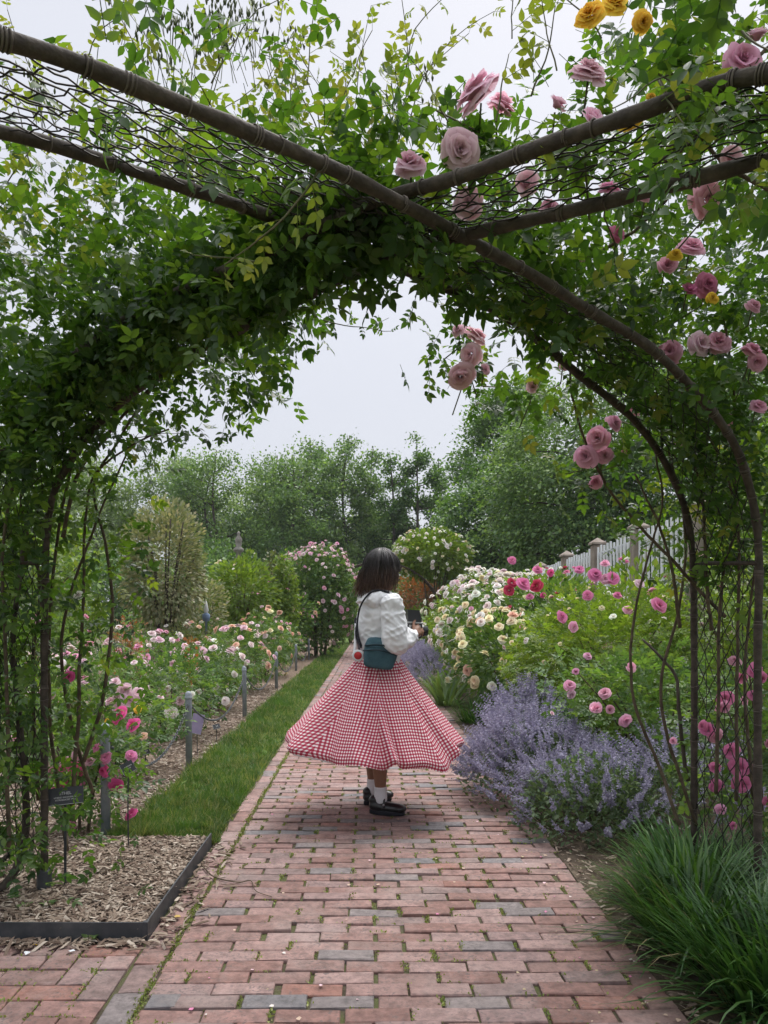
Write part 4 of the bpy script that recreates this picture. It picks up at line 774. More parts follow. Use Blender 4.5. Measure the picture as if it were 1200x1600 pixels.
bush('garden_shrub', 'yellowish shrub beyond the finial post', 'shrub', (-3.4, 25), (1.4, 1.1), .1, 2.6, 3000, .15, 'leaf_lime', seed=48, comp=False)
bush('rose_bush', 'pink flowered rose mound joining the column shrub and the pink arch rose', 'rose bush', (-2.35, 20.2), (.8, .7), .1, 1.9, 2600, .11, 'leaf_rose', [(60, .11, [PALE, PEACH, PINK], LOW)], seed=49, comp=False)
# stone finial post
fp = root('finial_post', (-3.28, 19.0, 0), 'weathered stone post with a lantern shaped finial above a shrub', 'post')
g = Geo(); g.add(*lathe([(0, -.05), (.14, -.05), (.14, .12), (.07, .16), (.06, 2.25), (.07, 2.3)], 12, (-3.28, 19, 0))); wobj('shaft', g, M['stone'], fp)
g = Geo(); g.add(*lathe([(.07, 2.3), (.14, 2.36), (.14, 2.41), (.07, 2.46), (.06, 2.70), (.13, 2.75), (.13, 2.80), (.06, 2.86), (.085, 2.98), (.09, 3.05), (.04, 3.12), (.035, 3.15), (.045, 3.19), (.01, 3.24), (0, 3.24)], 14, (-3.28, 19, 0))); wobj('finial', g, M['stone'], fp)
# blue hose reel stake among the roses
bs = root('garden_stake', (-3.18, 14.8, 0), 'thin blue painted stake with a white top among roses', 'stake')
g = Geo(); g.add(*lathe([(0, -.05), (.022, -.05), (.022, 1.05), (.07, 1.07), (.075, 1.19), (.03, 1.22), (0, 1.22)], 10, (-3.18, 14.8, 0))); wobj('pole', g, M['blue'], bs)
g = Geo(); g.add(*lathe([(.028, 1.22), (.05, 1.27), (.03, 1.36), (.012, 1.44), (0, 1.45)], 10, (-3.18, 14.8, 0))); wobj('cap', g, M['white'], bs)

# ---- far arch with pink rose on the left, white rose on the right
fa = root('far_arch', (.2, 21.8, 0), 'slim metal rose arch spanning the far end of the path', 'arch')
for dy in (0, .55):
    a = np.linspace(0, math.pi, 40); pts = np.stack([.22 - 1.78 * np.cos(a), np.full(40, 21.6 + dy), 1.05 + 1.60 * np.sin(a)], 1); pts = np.vstack([[[-1.56, 21.6 + dy, -.1]], pts, [[2.0, 21.6 + dy, -.1]]])
    g = Geo(); g.add(*tube(pts, .022, 6)); wobj('hoop', g, M['hoop'], fa)
g = Geo()
for i in range(3, 39):
    a = math.pi * i / 41; x, z = .22 - 1.78 * math.cos(a), 1.05 + 1.60 * math.sin(a); g.add(*tube(A([[x, 21.6, z], [x, 22.15, z + .02]]), .012, 4)); a2 = math.pi * (i + 1) / 41; g.add(*tube(A([[x, 21.6, z], [.22 - 1.78 * math.cos(a2), 22.15, 1.05 + 1.6 * math.sin(a2)]]), .009, 4))
wobj('netting', g, M['hoop'], fa, kind='stuff')
G_F = 'climbing roses on the far arch'
bush('climbing_rose', 'climbing rose with small pink blooms on the left of the far arch', 'climbing rose', (-1.45, 21.6), (1.25, .9), .12, 3.3, 8000, .11, 'leaf_rose', [(280, .115, [PALE, PALE, PINK, BLUSH], LOW)], G_F, 50, rough=.2, stems=9, comp=False)
bush('climbing_rose', 'white flowered climbing rose on the right of the far arch', 'climbing rose', (1.75, 22.2), (1.10, .8), 2.2, 3.5, 3600, .13, 'leaf_lime', [(150, .11, [WHITE, WHITE, CREAM], LOW)], G_F, 51, rough=.22, stems=9, comp=False)
bush('climbing_rose', 'leafy climbing rose at the right foot of the far arch', 'climbing rose', (2.75, 21.5), (.6, .6), .1, 2.1, 1800, .12, 'leaf_rose', [(14, .08, [WHITE, PALE], LOW)], G_F, 52, comp=False)
bush('orange_shrub', 'round shrub with orange young leaves seen through the far arch', 'shrub', (1.75, 27.5), (.9, .8), .9, 2.45, 2200, .12, 'leaf_orange', seed=53, comp=False)
bush('garden_shrub', 'green shrub under the orange one beyond the far arch', 'shrub', (1.5, 26.8), (1.2, .9), .05, 1.6, 2200, .12, 'leaf_lime', [(10, .10, [PEACH, PINK], LOW)], seed=54, comp=False)
bush('garden_shrub', 'dark shrub closing the far end of the path', 'shrub', (-.6, 31), (2.2, 1.2), .05, 2.9, 3600, .14, 'leaf_tree', seed=55, comp=False)
bush('rose_bush', 'pink and red rose bush before the right foot of the far arch', 'rose bush', (1.85, 18.6), (.55, .9), .05, 1.35, 1800, .11, 'leaf_lime', [(22, .09, [PINK, PEACH, CRIM], LOW)], seed=56, comp=False)

# ---- right bed: hedge of white, cream, red and pink roses
G_R = 'rose bushes massed along the right of the path'
bush('rose_bush', 'tall white flowered rose hedge sloping towards the far arch', 'rose bush', (1.95, 13.2), (1.0, 1.7), .05, 1.95, 4200, .085, 'leaf_lime', [(240, .105, [WHITE, WHITE, BLUSH], MID), (12, .08, [PALE, PINK], MID)], G_R, 60, rough=.16, comp=False)
bush('rose_bush', 'big rose bush smothered in white and blush blooms', 'rose bush', (1.75, 10.6), (.85, 1.0), .05, 1.66, 3800, .08, 'leaf_rose', [(240, .10, [WHITE, BLUSH, WHITE, CREAM], MID), (9, .075, [PINK, ROSY], MID)], G_R, 61, rough=.18, comp=False)
bush('rose_bush', 'rose bush with cream yellow blooms in front of the white one', 'rose bush', (1.55, 8.9), (.52, .6), .05, 1.28, 2300, .075, 'leaf_rose', [(120, .095, [CREAM, CREAM, WHITE, CREAM, PEACH], MID)], G_R, 62, rough=.2, comp=False)
bush('rose_bush', 'rose bush with small white blooms high on the bank', 'rose bush', (2.75, 12.4), (.75, 1.3), .2, 1.88, 3000, .08, 'leaf_lime', [(120, .085, [WHITE, WHITE, CREAM], LOW), (12, .09, [HOT, CRIM], MID)], G_R, 63, comp=False, base=.05)
br = bush('rose_bush', 'rose bush with crimson and hot pink blooms at its top', 'rose bush', (2.35, 9.9), (.65, .8), .1, 1.80, 2400, .085, 'leaf_rose', [(20, .085, [HOT, CRIM, ROSY], MID), (24, .05, [WHITE, CREAM], LOW)], G_R, 64, comp=False)
explicit(br, [(800, 875, 14), (840, 890, 16), (818, 912, 22), (838, 915, 20), (800, 910, 16), (795, 922, 16), (828, 932, 12), (860, 895, 12)], 9.0, MID, [HOT, ROSY, CRIM])
bl = bush('rose_bush', 'bright lime green rose bush with a few pink blooms', 'rose bush', (2.15, 6.9), (.85, .85), .08, 1.48, 3200, .105, 'leaf_lime', [(26, .07, [PINK, PALE, WHITE, ROSY], MID + HALF), (50, .045, [CREAM, WHITE], LOW)], G_R, 65, rough=.22)
explicit(bl, [(878, 964, 18), (896, 980, 16), (1030, 946, 24), (930, 898, 20), (957, 904, 22), (945, 905, 16), (1000, 912, 16), (905, 890, 14), (918, 930, 16), (945, 880, 16), (965, 930, 14)], 6.1, MID, [PINK, ROSY, PALE, ROSY])
bush('rose_bush', 'compact lime green bush between cream and pink roses', 'rose bush', (1.75, 7.7), (.42, .5), .25, 1.14, 1500, .095, 'leaf_lime', group=G_R, seed=66, rough=.18)
bk = bush('rose_bush', 'dark leaved rose bush with large pink blooms above the catmint', 'rose bush', (1.95, 5.45), (.62, .55), .08, .98, 1500, .10, 'leaf_rose', group=G_R, seed=67, rough=.25)
explicit(bk, [(932, 1107, 26), (953, 1109, 19), (977, 1126, 20), (945, 1083, 18), (890, 1071, 18), (893, 1085, 14), (900, 1050, 14), (918, 1025, 14), (985, 1043, 20), (1050, 1160, 16), (862, 1115, 10)], 4.95, BIG + HALF, [PINK, PALE, PINK])
bush('rose_bush', 'rose bush with pale yellow blooms below the picket fence', 'rose bush', (3.0, 8.6), (.7, .9), .2, 1.72, 2200, .09, 'leaf_lime', [(55, .06, [CREAM, WHITE], LOW), (10, .08, [ROSY, HOT], MID)], G_R, 68, comp=False, base=.1)
bush('rose_bush', 'leafy rose bush on the right behind the arbor posts', 'rose bush', (3.1, 6.3), (.8, .8), .05, 1.75, 2200, .11, 'leaf_lime', [(12, .07, [ROSY, PINK, WHITE], MID)], G_R, 69)
bush('garden_shrub', 'dark green shrub behind the right arbor posts', 'shrub', (3.3, 4.9), (.75, .7), .05, 2.2, 2200, .12, 'leaf_dark', seed=70)
bush('garden_shrub', 'yellow green shrub beyond the right arbor posts', 'shrub', (4.6, 8.2), (1.1, 1.1), .2, 3.0, 3400, .13, 'leaf_lime', seed=71, comp=False, base=.5)
# near right pink rose among the arbor posts
rr = bush('rose_bush', 'rose bush with large cupped magenta pink blooms by the right post', 'rose bush', (1.86, 3.62), (.36, .34), .15, 1.05, 520, .105, 'leaf_rose', seed=72, rough=.25, inner=.5, stems=8)
for (px, py, s, d) in ((1108, 1140, 32, (-.6, -.6, .3)), (1098, 1134, 18, (-1, -.3, .2)), (1117, 1150, 30, (.2, -.8, -.5)), (1133, 1092, 32, (-.3, -.8, .5)), (1130, 1105, 24, (.2, -.8, -.5)), (1160, 1096, 26, (.3, -.8, .3)), (1160, 1058, 26, (-.3, -.9, -.3)), (1180, 1046, 26, (-.1, -.9, .5)), (1190, 1060, 22, (.4, -.9, -.4)), (1148, 1032, 20, (-.4, -.7, .6)), (1142, 1174, 28, (-.6, -.7, .2)), (1155, 1198, 32, (-.3, -.9, .3)), (1178, 1204, 34, (.6, -.8, .3)), (1160, 1225, 32, (0, -1, -.3)), (1118, 1200, 26, (-.6, -.8, .1)), (1119, 1228, 24, (-.2, -.9, -.4)), (1125, 1265, 18, (-.3, -.9, 0)), (1052, 1158, 18, (-.6, -.8, .2)), (1198, 1160, 24, (.5, -.8, 0)), (1198, 1252, 20, (.5, -.8, 0)), (1145, 1290, 14, (0, -1, -.2)), (1175, 1086, 18, (0, -1, .2))):
    bloom(rr, P(px, py, 3.32 + .1 * rng.random()), d, s * 3.35 / F * .84, ROSY if rng.random() < .6 else PINK, BIG if rng.random() < .5 else HALF)

# ---- picket fence on the bank
pf = root('picket_fence', (3.5, 13, 0), 'white picket fence with square brown posts on the bank', 'fence')
ys = [17.5, 15.3, 13.4, 11.7, 10.0, 8.3]; fx = lambda y: 3.42 + .02 * (13 - y); ft = lambda y: 2.16 + .035 * (14 - y)
for y in ys:
    g = Geo(); g.add(*bbox((fx(y), y, ft(y) / 2 + .3), (.17, .17, ft(y) - .6 + .02), .008)); wobj('post', g, M['postwood'], pf, False); po = pf.children[-1]
    zt = ft(y) + .31 - .29 ; V = A([[-.11, -.11, 0], [.11, -.11, 0], [.11, .11, 0], [-.11, .11, 0], [-.11, -.11, .03], [.11, -.11, .03], [.11, .11, .03], [-.11, .11, .03], [0, 0, .11]]) + A([fx(y), y, zt])
    g = Geo(); g.add(V, [A([[0, 3, 2, 1], [0, 1, 5, 4], [1, 2, 6, 5], [2, 3, 7, 6], [3, 0, 4, 7]]), A([[4, 5, 8], [5, 6, 8], [6, 7, 8], [7, 4, 8]])]); wobj('post_cap', g, M['postwood'], pf, False)
for a, b in zip(ys[:-1], ys[1:]):
    for dz in (-.16, -.75):
        p, q = A([fx(a), a - .1, ft(a) + dz]), A([fx(b), b + .1, ft(b) + dz]); d = q - p; R = frames(d[None], A([[0, 0, 1.0]]))[0]
        g = Geo(); g.add(*bbox((p + q) / 2, (.035, np.linalg.norm(d), .10), .004, R)); wobj('rail', g, M['picket'], pf, False)
    k = int((a - b) / .14)
    for i in range(1, k):
        y = a + (b - a) * i / k; z1 = ft(y) - .03 + .012 * rng.normal(); z0 = ft(y) - .98
        g = Geo(); g.add(*bbox((fx(y) - .033, y, (z0 + z1) / 2), (.02, .055, z1 - z0), .003)); wobj('picket', g, M['picket'], pf, False)

# ---- catmint
def spike_t(seed):
    q = np.random.default_rng(seed); g = Geo(); g.add(*tube(A([[0, 0, 0], [0, .02, .5], [.01, .05, 1.0]]), .008, 3, False), .1)
    for i in range(8):
        z = .30 + .70 * i / 7; n = 6 if i < 6 else 4; a = q.uniform(0, 6.28, n); s = .125 * (1.05 - .6 * i / 7)
        d = np.stack([np.cos(a), np.sin(a), q.uniform(-.1, .8, n)], 1); g.scatter(LEAF4, np.stack([np.cos(a) * .01, np.sin(a) * .01 + .05 * z * z, np.full(n, z)], 1), frames(d, rdirs(n, q)), s * q.uniform(.7, 1.3, n), q.random(n) * .9)
    d = {}
    for f in g.F: d.setdefault(f.shape[1], []).append(f)
    return np.concatenate(g.V), [np.concatenate(x) for x in d.values()], np.concatenate(g.T)
SPK = [spike_t(i) for i in range(3)]
def catmint(label, c, r, h, nl, ns, seed, lean=(-.3, -.2), sl=.16, group='catmint clumps edging the path'):
    rt = root('catmint_clump', (c[0], c[1], 0), label, 'catmint', group); q = np.random.default_rng(seed)
    p, d = shell(nl, c, r, -h * .8, h, seed, .18, .3, .5); ok = p[:, 2] > .01; p, d = p[ok], d[ok]; n = len(p); g = Geo()
    g.scatter(LEAF4, p, frames(nrm(d + q.normal(size=(n, 3)) * .8), nrm(q.normal(size=(n, 3)) * .6 + A([0, 0, 1]))), q.uniform(.02, .042, n), q.random(n)); wobj('foliage', g, M['leaf_catmint'], rt, kind='stuff')
    p, d = shell(ns * 2, c, r, -h * .8, h, seed, .18, .05, .3); ok = p[:, 2] > .06; p, d = p[ok][:ns], d[ok][:ns]; n = len(p); g = Geo(); wh = q.integers(0, 3, n)
    up = nrm(d * A([.9, .9, .5]) + A([lean[0], lean[1], .75]) + q.normal(size=(n, 3)) * .28)
    for k in range(3):
        m = wh == k; R = frames(up[m], rdirs(m.sum(), q)); R = np.stack([R[:, :, 0], R[:, :, 2], R[:, :, 1]], -1)
        g.scatter(SPK[k], p[m] - up[m] * .03, R, q.uniform(.7, 1.3, m.sum()) * sl, q.random(m.sum()) * .1)
    wobj('flower_spikes', g, M['flower_catmint'], rt, kind='stuff'); return rt
catmint('large lavender blue catmint clump spilling onto the brick path', (1.13, 5.15), (.50, .62), .47, 6500, 620, 80)
catmint('green fronted catmint clump with few spikes at the path edge', (1.26, 4.34), (.44, .44), .38, 6000, 170, 81, sl=.14)
catmint('dim catmint clump behind the right arbor post', (1.82, 4.55), (.48, .42), .48, 3600, 210, 82)
catmint('catmint clump with tall spikes at the foot of the cream rose', (1.28, 6.25), (.36, .40), .56, 1800, 260, 83, sl=.2)
catmint('small catmint clump beside the iris leaves further on', (.98, 13.0), (.30, .9), .55, 1600, 330, 84, sl=.2)
catmint('far catmint strip edging the path beyond the woman', (.95, 16.2), (.28, 1.3), .5, 1400, 330, 85, sl=.22)

# ---- strap leaves: lilyturf, iris, daylily
def blades(rt, c, r, n, ln, wd, mat, seed, arch=1.0, tilt=.5, base=.0, seg=6, face=None, name='blades'):
    q = np.random.default_rng(seed); V = []; Fc = []; T = []; nv = 0
    for i in range(n):
        a = q.uniform(0, 6.28) if face is None else face + q.normal() * .9; rr = r * math.sqrt(q.random()); bx, by = c[0] + math.cos(a) * rr, c[1] + math.sin(a) * rr
        aa = a + q.normal() * .5; L_ = ln * q.uniform(.6, 1.15); th = abs(q.normal()) * tilt + .1 + .35 * rr / max(r, 1e-3); cv = arch * q.uniform(.3, 1.5); p = A([bx, by, base]); t = q.random(); w0 = wd * q.uniform(.75, 1.25)
        side = A([-math.sin(aa), math.cos(aa), 0])
        for k in range(seg + 1):
            f = k / seg; ww = w0 * (1 - f ** 2.6) * .5 + .0004; V.append(p - side * ww); V.append(p + side * ww + A([0, 0, .1 * w0])); T += [t, t]
            if k < seg: b = nv + 2 * k; Fc.append([b, b + 1, b + 3, b + 2])
            dr = th + cv * f * f * 1.3; p = p + A([math.cos(aa) * math.sin(dr), math.sin(aa) * math.sin(dr), math.cos(dr)]) * L_ / seg
            if p[2] < .012: p[2] = .012
        nv += 2 * (seg + 1)
    g = Geo(); g.add(A(V), [A(Fc)], A(T)); wobj(name, g, M[mat], rt, True, 'stuff')
G_T = 'lilyturf clumps along the right edge'
for i, (x, y, r, n, ln, lb) in enumerate([(1.28, 2.42, .17, 520, .36, 'lilyturf clump nearest the camera at the right edge'), (1.22, 2.86, .17, 560, .36, 'lilyturf clump flopping furthest over the brick edge'), (1.36, 3.22, .16, 480, .34, 'lilyturf clump in front of the right arbor post'),
        (1.60, 2.75, .18, 480, .36, 'lilyturf clump against the right picture edge'), (1.70, 3.15, .17, 420, .34, 'lilyturf clump under the magenta rose'), (1.52, 2.35, .18, 420, .36, 'lilyturf clump in the lower right corner'), (1.42, 3.52, .13, 260, .28, 'small lilyturf clump behind the right arbor post'), (1.66, 2.0, .2, 300, .36, 'lilyturf clump cut off by the lower right corner')]):
    rt = root('lilyturf_clump', (x, y, 0), lb, 'lilyturf', G_T); blades(rt, (x, y), r, n, ln * 1.12, .0125, 'turf_blade', 90 + i, .85, .5); blades(rt, (x, y), r * 1.2, int(n * .07), ln * .95, .009, 'dry', 190 + i, 1.3, .9, name='dry_blades')
rt = root('iris_clump', (1.0, 10.2, 0), 'iris clump with broad pale green sword leaves', 'iris'); blades(rt, (1.0, 10.2), .14, 60, .62, .042, 'iris', 101, .55, .55)
rt = root('daylily_clump', (1.22, 8.7, 0), 'dark grassy daylily clump below the cream rose', 'daylily'); blades(rt, (1.2, 8.6), .18, 220, .42, .012, 'turf_blade', 102, .8, .45)
rt = root('daylily_clump', (1.15, 11.6, 0), 'second grassy daylily clump behind the iris', 'daylily'); blades(rt, (1.15, 11.6), .2, 160, .45, .014, 'iris', 103, .8, .45)

# ---- trees
def tree(name, label, base, h, cr, cb, nl, leaf, mat, seed, group=None, lean=0, limbs=14, clus=.17, dens_low=0.0, trunk=.16, shape=1.0, flat=.7, stems=1):
    rt = root(name, (base[0], base[1], base[2] if len(base) > 2 else 0), label, 'tree', group); q = np.random.default_rng(seed); b0 = A([base[0], base[1], (base[2] if len(base) > 2 else 0)])
    gt = Geo(); C = []
    for s_ in range(stems):
        top = b0 + A([lean + q.normal() * .04 * h, q.normal() * .04 * h, h * q.uniform(.86, .93)]) + (A([q.normal() * cr * .45, q.normal() * cr * .3, -h * .06]) if stems > 1 else 0)
        st = b0 + (A([q.normal() * .25, q.normal() * .25, 0]) if stems > 1 else 0)
        pts = catmull([st - A([0, 0, .2]), st + (top - st) * .35 + q.normal(size=3) * A([.015, .015, 0]) * h, st + (top - st) * .7 + q.normal(size=3) * A([.02, .02, 0]) * h, top], 18)
        gt.add(*tube(pts, np.linspace(trunk, trunk * .12, 18), 7), .5)
        for i in range(limbs):
            f = cb / h + (1 - cb / h) * (i + q.random()) / limbs * .95; f = min(f, .97); k = f / .95 * 17; k = min(int(k), 17); st2 = pts[k]; a = i * 2.4 + q.normal() * .5
            zz = (f - cb / h) / (1 - cb / h); prof = max(.12, math.sin(math.pi * min(1, max(0, (zz * .86 + .14))) ** shape)); R_ = cr * prof * q.uniform(.7, 1.1)
            e = st2 + A([math.cos(a) * R_, math.sin(a) * R_, R_ * q.uniform(.15, .7) * (1 - zz * .3)]); mid = (st2 + e) / 2 + A([0, 0, -.04 * R_]) + q.normal(size=3) * .05 * R_
            lp = catmull([st2, mid, e], 8); gt.add(*tube(lp, np.linspace(trunk * .34 * (1 - .6 * zz), .012, 8), 5), .5)
            for m in range(4):
                fr = lp[int(q.integers(3, 8))]; e2 = fr + q.normal(size=3) * R_ * .26 + A([0, 0, .1 * R_]); gt.add(*tube(np.linspace(fr, e2, 3), A([.014, .01, .004]) * (trunk / .16), 4), .5); C.append((e2, R_)); C.append((lp[-1], R_))
    if group != 'none': wobj('trunk', gt, M['bark'], rt)
    C_ = A([c[0] for c in C]); Rr = A([c[1] for c in C]); w_ = Rr / Rr.sum(); k = q.choice(len(C_), nl, p=w_); sg = cr * clus * q.uniform(.6, 1.2, len(C_))
    p = C_[k] + q.normal(size=(nl, 3)) * sg[k][:, None] * A([1, 1, flat]); p[:, 2] = np.maximum(p[:, 2], b0[2] + .1)
    d = nrm(q.normal(size=(nl, 3)) + A([0, 0, -.25])); g = Geo(); g.scatter(LEAFQ, p, frames(d, nrm(q.normal(size=(nl, 3)) * .7 + A([0, 0, 1]))), q.uniform(.6, 1.3, nl) * leaf, np.clip(.48 + (q.random(len(C_))[k] - .5) * .9 + q.normal(size=nl) * .15, 0, .99))
    wobj('crown', g, M[mat], rt, kind='stuff'); return rt
G_B = 'row of tall trees behind the garden'
ordn = ['first', 'second', 'third', 'fourth', 'fifth', 'sixth', 'seventh', 'eighth', 'ninth', 'tenth', 'eleventh', 'twelfth']
far = [  # px, top py, Y, crown radius, crown base, leaves, material, stems
    (150, 690, 47, 3.0, 1.5, 6500, 'leaf_treepale', 1, 'pale feathery tree of the far row half hidden by the left climber'),
    (262, 706, 50, 2.6, 2.0, 6000, 'leaf_treepale', 1, 'soft pale tree of the far row behind the variegated shrub'),
    (335, 688, 46, 2.6, 3.0, 5200, 'leaf_tree', 2, 'open two stemmed tree of the far row with sky showing through'),
    (398, 676, 48, 2.3, 3.5, 4600, 'leaf_tree', 2, 'thin crowned tree of the far row with slanting stems'),
    (440, 684, 44, 2.2, 3.0, 4600, 'leaf_tree', 2, 'dark trunked tree of the far row above the column shrub'),
    (487, 676, 47, 2.1, 2.5, 4600, 'leaf_tree', 1, 'rounded tree of the far row above the pink arch rose'),
    (537, 682, 46, 1.7, 2.8, 3600, 'leaf_tree', 1, 'slender airy tree of the far row above the head of the woman'),
    (577, 700, 48, 1.3, 2.0, 2600, 'leaf_tree', 1, 'narrow tree of the far row beside the tallest gap of sky'),
    (612, 694, 46, 1.2, 2.5, 2400, 'leaf_treedark', 1, 'sparse spire shaped tree of the far row with a bare lower trunk'),
    (655, 684, 45, 1.35, 2.0, 4200, 'leaf_treedark', 1, 'dense upright tree of the far row with a pointed top'),
    (697, 706, 46, 1.1, 1.0, 2800, 'leaf_treedark', 1, 'small dark tree of the far row next to the big right trees')]
for i, (px, py, Y, cr_, cb, nl, mt, stm, lb) in enumerate(far):
    b = P(px, CY, Y); h = (CAM_H + (CY - py) / F * Y) * 1.08; cr_ *= 1.08
    tree('background_tree', lb, (b[0], Y), h, cr_, cb, int(nl * 3.0), .18, mt, 200 + i, G_B, limbs=18 if stm == 1 else 12, clus=.185, trunk=.17, stems=stm, shape=.9, flat=.9)
for i, (x, Y, rx, h, lb) in enumerate([(-19, 40, 3.5, 3.6, 'wide dark understory shrub at the far left below the tree row'), (-12.5, 39, 3.2, 4.2, 'dark understory shrub below the pale trees'), (-7.5, 40, 2.4, 4.6, 'tall understory shrub below the open trees'), (-3.6, 39, 2.2, 4.4, 'rounded understory shrub above the pink arch rose'), (-.5, 40, 2.0, 3.6, 'understory shrub behind the head of the woman'), (2.6, 41, 1.9, 3.4, 'understory shrub behind the white arch rose'), (-26, 44, 5, 5, 'understory shrub at the left end of the row')]):
    bush('understory_shrub', lb, 'shrub', (x, Y), (rx, 1.6), .1, h, 6500, .19, 'leaf_treedark', seed=300 + i, comp=False, stems=4, rough=.25, group='dark shrubs below the tree row')
for i, (x, Y, h, cr_, lb) in enumerate([(-22, 52, 12, 4.5, 'large tree at the left end of the far row'), (-30, 50, 12.5, 5, 'outermost large tree at the left end of the far row'), (-9, 62, 12.6, 4, 'tall tree seen between the trees of the far row'), (0.2, 64, 10.8, 3.2, 'distant tree behind the sparse spire tree')]):
    tree('background_tree', lb, (x, Y), h, cr_, 1.5, 14000, .24, 'leaf_treepale', 230 + i, G_B, limbs=16, clus=.2)
G_M = 'big dark trees on the right'
def bigtree(label, c, r, h, nl, leaf, mat, seed, base=.4):
    rt = root('broadleaf_tree', (c[0], c[1], base), label, 'tree', G_M); q = np.random.default_rng(seed); g = Geo()
    g.add(*tube(catmull([[c[0], c[1], base - .2], [c[0] + .1, c[1], h * .4], [c[0] - .1, c[1], h * .9]], 12), np.linspace(.28, .05, 12), 8))
    C = []
    for i in range(30):
        f = .12 + .8 * i / 30; a = i * 2.4; R_ = r * math.sqrt(max(.05, 1 - (2 * f - .75) ** 2 / 1.9)) * .85; st = A([c[0], c[1], h * f * .92]); e = st + A([math.cos(a) * R_, math.sin(a) * R_, .12 * R_]); g.add(*tube(catmull([st, (st + e) / 2 + A([0, 0, .1 * R_]), e], 6), np.linspace(.09 * (1.1 - f), .02, 6), 5))
    wobj('trunk', g, M['bark'], rt)
    # crown: overlapping drooping boughs on the shell of a tall dome
    nb = 150; d = nrm(q.normal(size=(nb, 3)) + A([0, 0, .15])); lp = lump(seed, 8, 2.0); rad = (1 - np.abs(q.normal(size=nb)) * .16) * (1 + .20 * lp(d)); prof = d.copy()
    cen = d * rad[:, None] * A([r, r, h * .5]) + A([c[0], c[1], h * .5 + .1]); k = q.integers(0, nb, nl)
    sz = r * q.uniform(.12, .22, nb); off = q.normal(size=(nl, 3)) * A([1, 1, .42]); p = cen[k] + off * sz[k][:, None]; out_ = d[k]; p[:, 2] -= .30 * sz[k] * (off[:, 0] ** 2 + off[:, 1] ** 2) * .5
    ok = p[:, 2] > base; p, out_, k = p[ok], out_[ok], k[ok]; n = len(p)
    dr = nrm(out_ * .7 + q.normal(size=(n, 3)) * .5 + A([0, 0, -.5])); g = Geo(); g.scatter(LEAFQ, p, frames(dr, nrm(out_ * .6 + A([0, 0, .8]) + q.normal(size=(n, 3)) * .4)), q.uniform(.6, 1.3, n) * leaf, np.clip(.40 + (q.random(nb)[k] - .5) * .9 + off[ok][:, 2] * .12 + q.normal(size=n) * .14, 0, .99))
    wobj('crown', g, M[mat], rt, kind='stuff')
bigtree('dense dark green tree sloping down to the white roses', (4.6, 29), (2.3), 6.6, 36000, .135, 'leaf_treedark', 400)
bigtree('broad mid green tree behind the picket fence', (6.9, 25), (2.9), 8.4, 56000, .125, 'leaf_tree', 401)
bigtree('tall dark needle like tree topping the right group', (6.6, 36), (2.9), 11.6, 42000, .17, 'leaf_treedark', 402)
bigtree('broad tree on the right hidden behind the arbor foliage', (10.2, 24), (3.3), 9.4, 40000, .14, 'leaf_treedark', 403)
bigtree('tree at the far right beyond the arbor posts', (13.5, 21), (3.4), 8.5, 30000, .15, 'leaf_treedark', 404)

# ---- a little damp air: far trees fade slightly
hz = Geo(); hz.add(*box((0, 110, 7.2), (304, 304, 17.6)))
hm = bpy.data.materials.new('haze'); hm.use_nodes = True; ht = hm.node_tree; ht.nodes.clear(); ho_ = ht.nodes.new('ShaderNodeOutputMaterial'); pv = ht.nodes.new('ShaderNodeVolumePrincipled')
pv.inputs['Color'].default_value = (.90, .94, .97, 1); pv.inputs['Density'].default_value = .0006; ht.links.new(pv.outputs[0], ho_.inputs['Volume'])
tag(obj('haze', hz, hm, None, False), 'thin pale damp air over the garden', 'haze', kind='stuff')

# ================================================================== SMALL THINGS
def spher(c, r, k=10):
    a = np.linspace(-math.pi / 2, math.pi / 2, k); return lathe(np.stack([np.cos(a) * r + 1e-5, np.sin(a) * r], 1), k + 2, c)
# ---- bollards and chains
BOL = [(-1.445, 4.18, .63), (-1.44, 6.07, .61), (-1.49, 9.05, .60), (-1.53, 12.4, .60), (-1.585, 16.2, .56), (-1.62, 20.0, .55)]
bl_lab = ['blue grey metal bollard half hidden by the hot pink rose', 'blue grey metal bollard beside the purple placard', 'blue grey metal bollard third from the arbor along the grass', 'blue grey metal bollard fourth from the arbor along the grass', 'blue grey metal bollard fifth from the arbor near the peach roses', 'blue grey metal bollard furthest away by the pink arch']
gp = Geo(); gp.add(*lathe([(0, -.12), (.0255, -.12), (.0255, .55)], 14)); gcap = Geo(); gcap.add(*lathe([(.0255, .55), (.029, .553), (.029, .567), (.0265, .57), (.0265, .585), (.022, .60), (.012, .61), (0, .613)], 14)); grg = Geo()
a = np.linspace(0, 6.2832, 13); grg.add(*tube(np.stack([.031 + .012 * np.cos(a), 0 * a, .50 + .012 * np.sin(a)], 1), .003, 5)); grg.add(*tube(np.stack([-.031 + .012 * np.cos(a), 0 * a, .50 + .012 * np.sin(a)], 1), .003, 5))
mp, mc, mr_ = gp.mesh('bollard_post'), gcap.mesh('bollard_cap'), grg.mesh('bollard_ring'); mp.materials.append(M['bollard']); mc.materials.append(M['bollard']); mr_.materials.append(M['chain'])
for (x, y, h), lb in zip(BOL, bl_lab):
    r_ = root('bollard', (x, y, 0), lb, 'bollard', 'bollards along the left bed', rng.normal() * .1); r_.rotation_euler = (rng.normal() * .015, rng.normal() * .02, math.pi / 2); s = h / .613
    for nm, me in (('shaft', mp), ('cap', mc), ('chain_ring', mr_)): o = link(nm, me, r_); o.scale = (1, 1, s)
LK = []
for k in range(10): a = 2 * math.pi * k / 10; LK.append([.0085 * math.cos(a), .0175 * math.sin(a), 0])
lk = tube(A(LK + LK[:1]), .0032, 5, False)
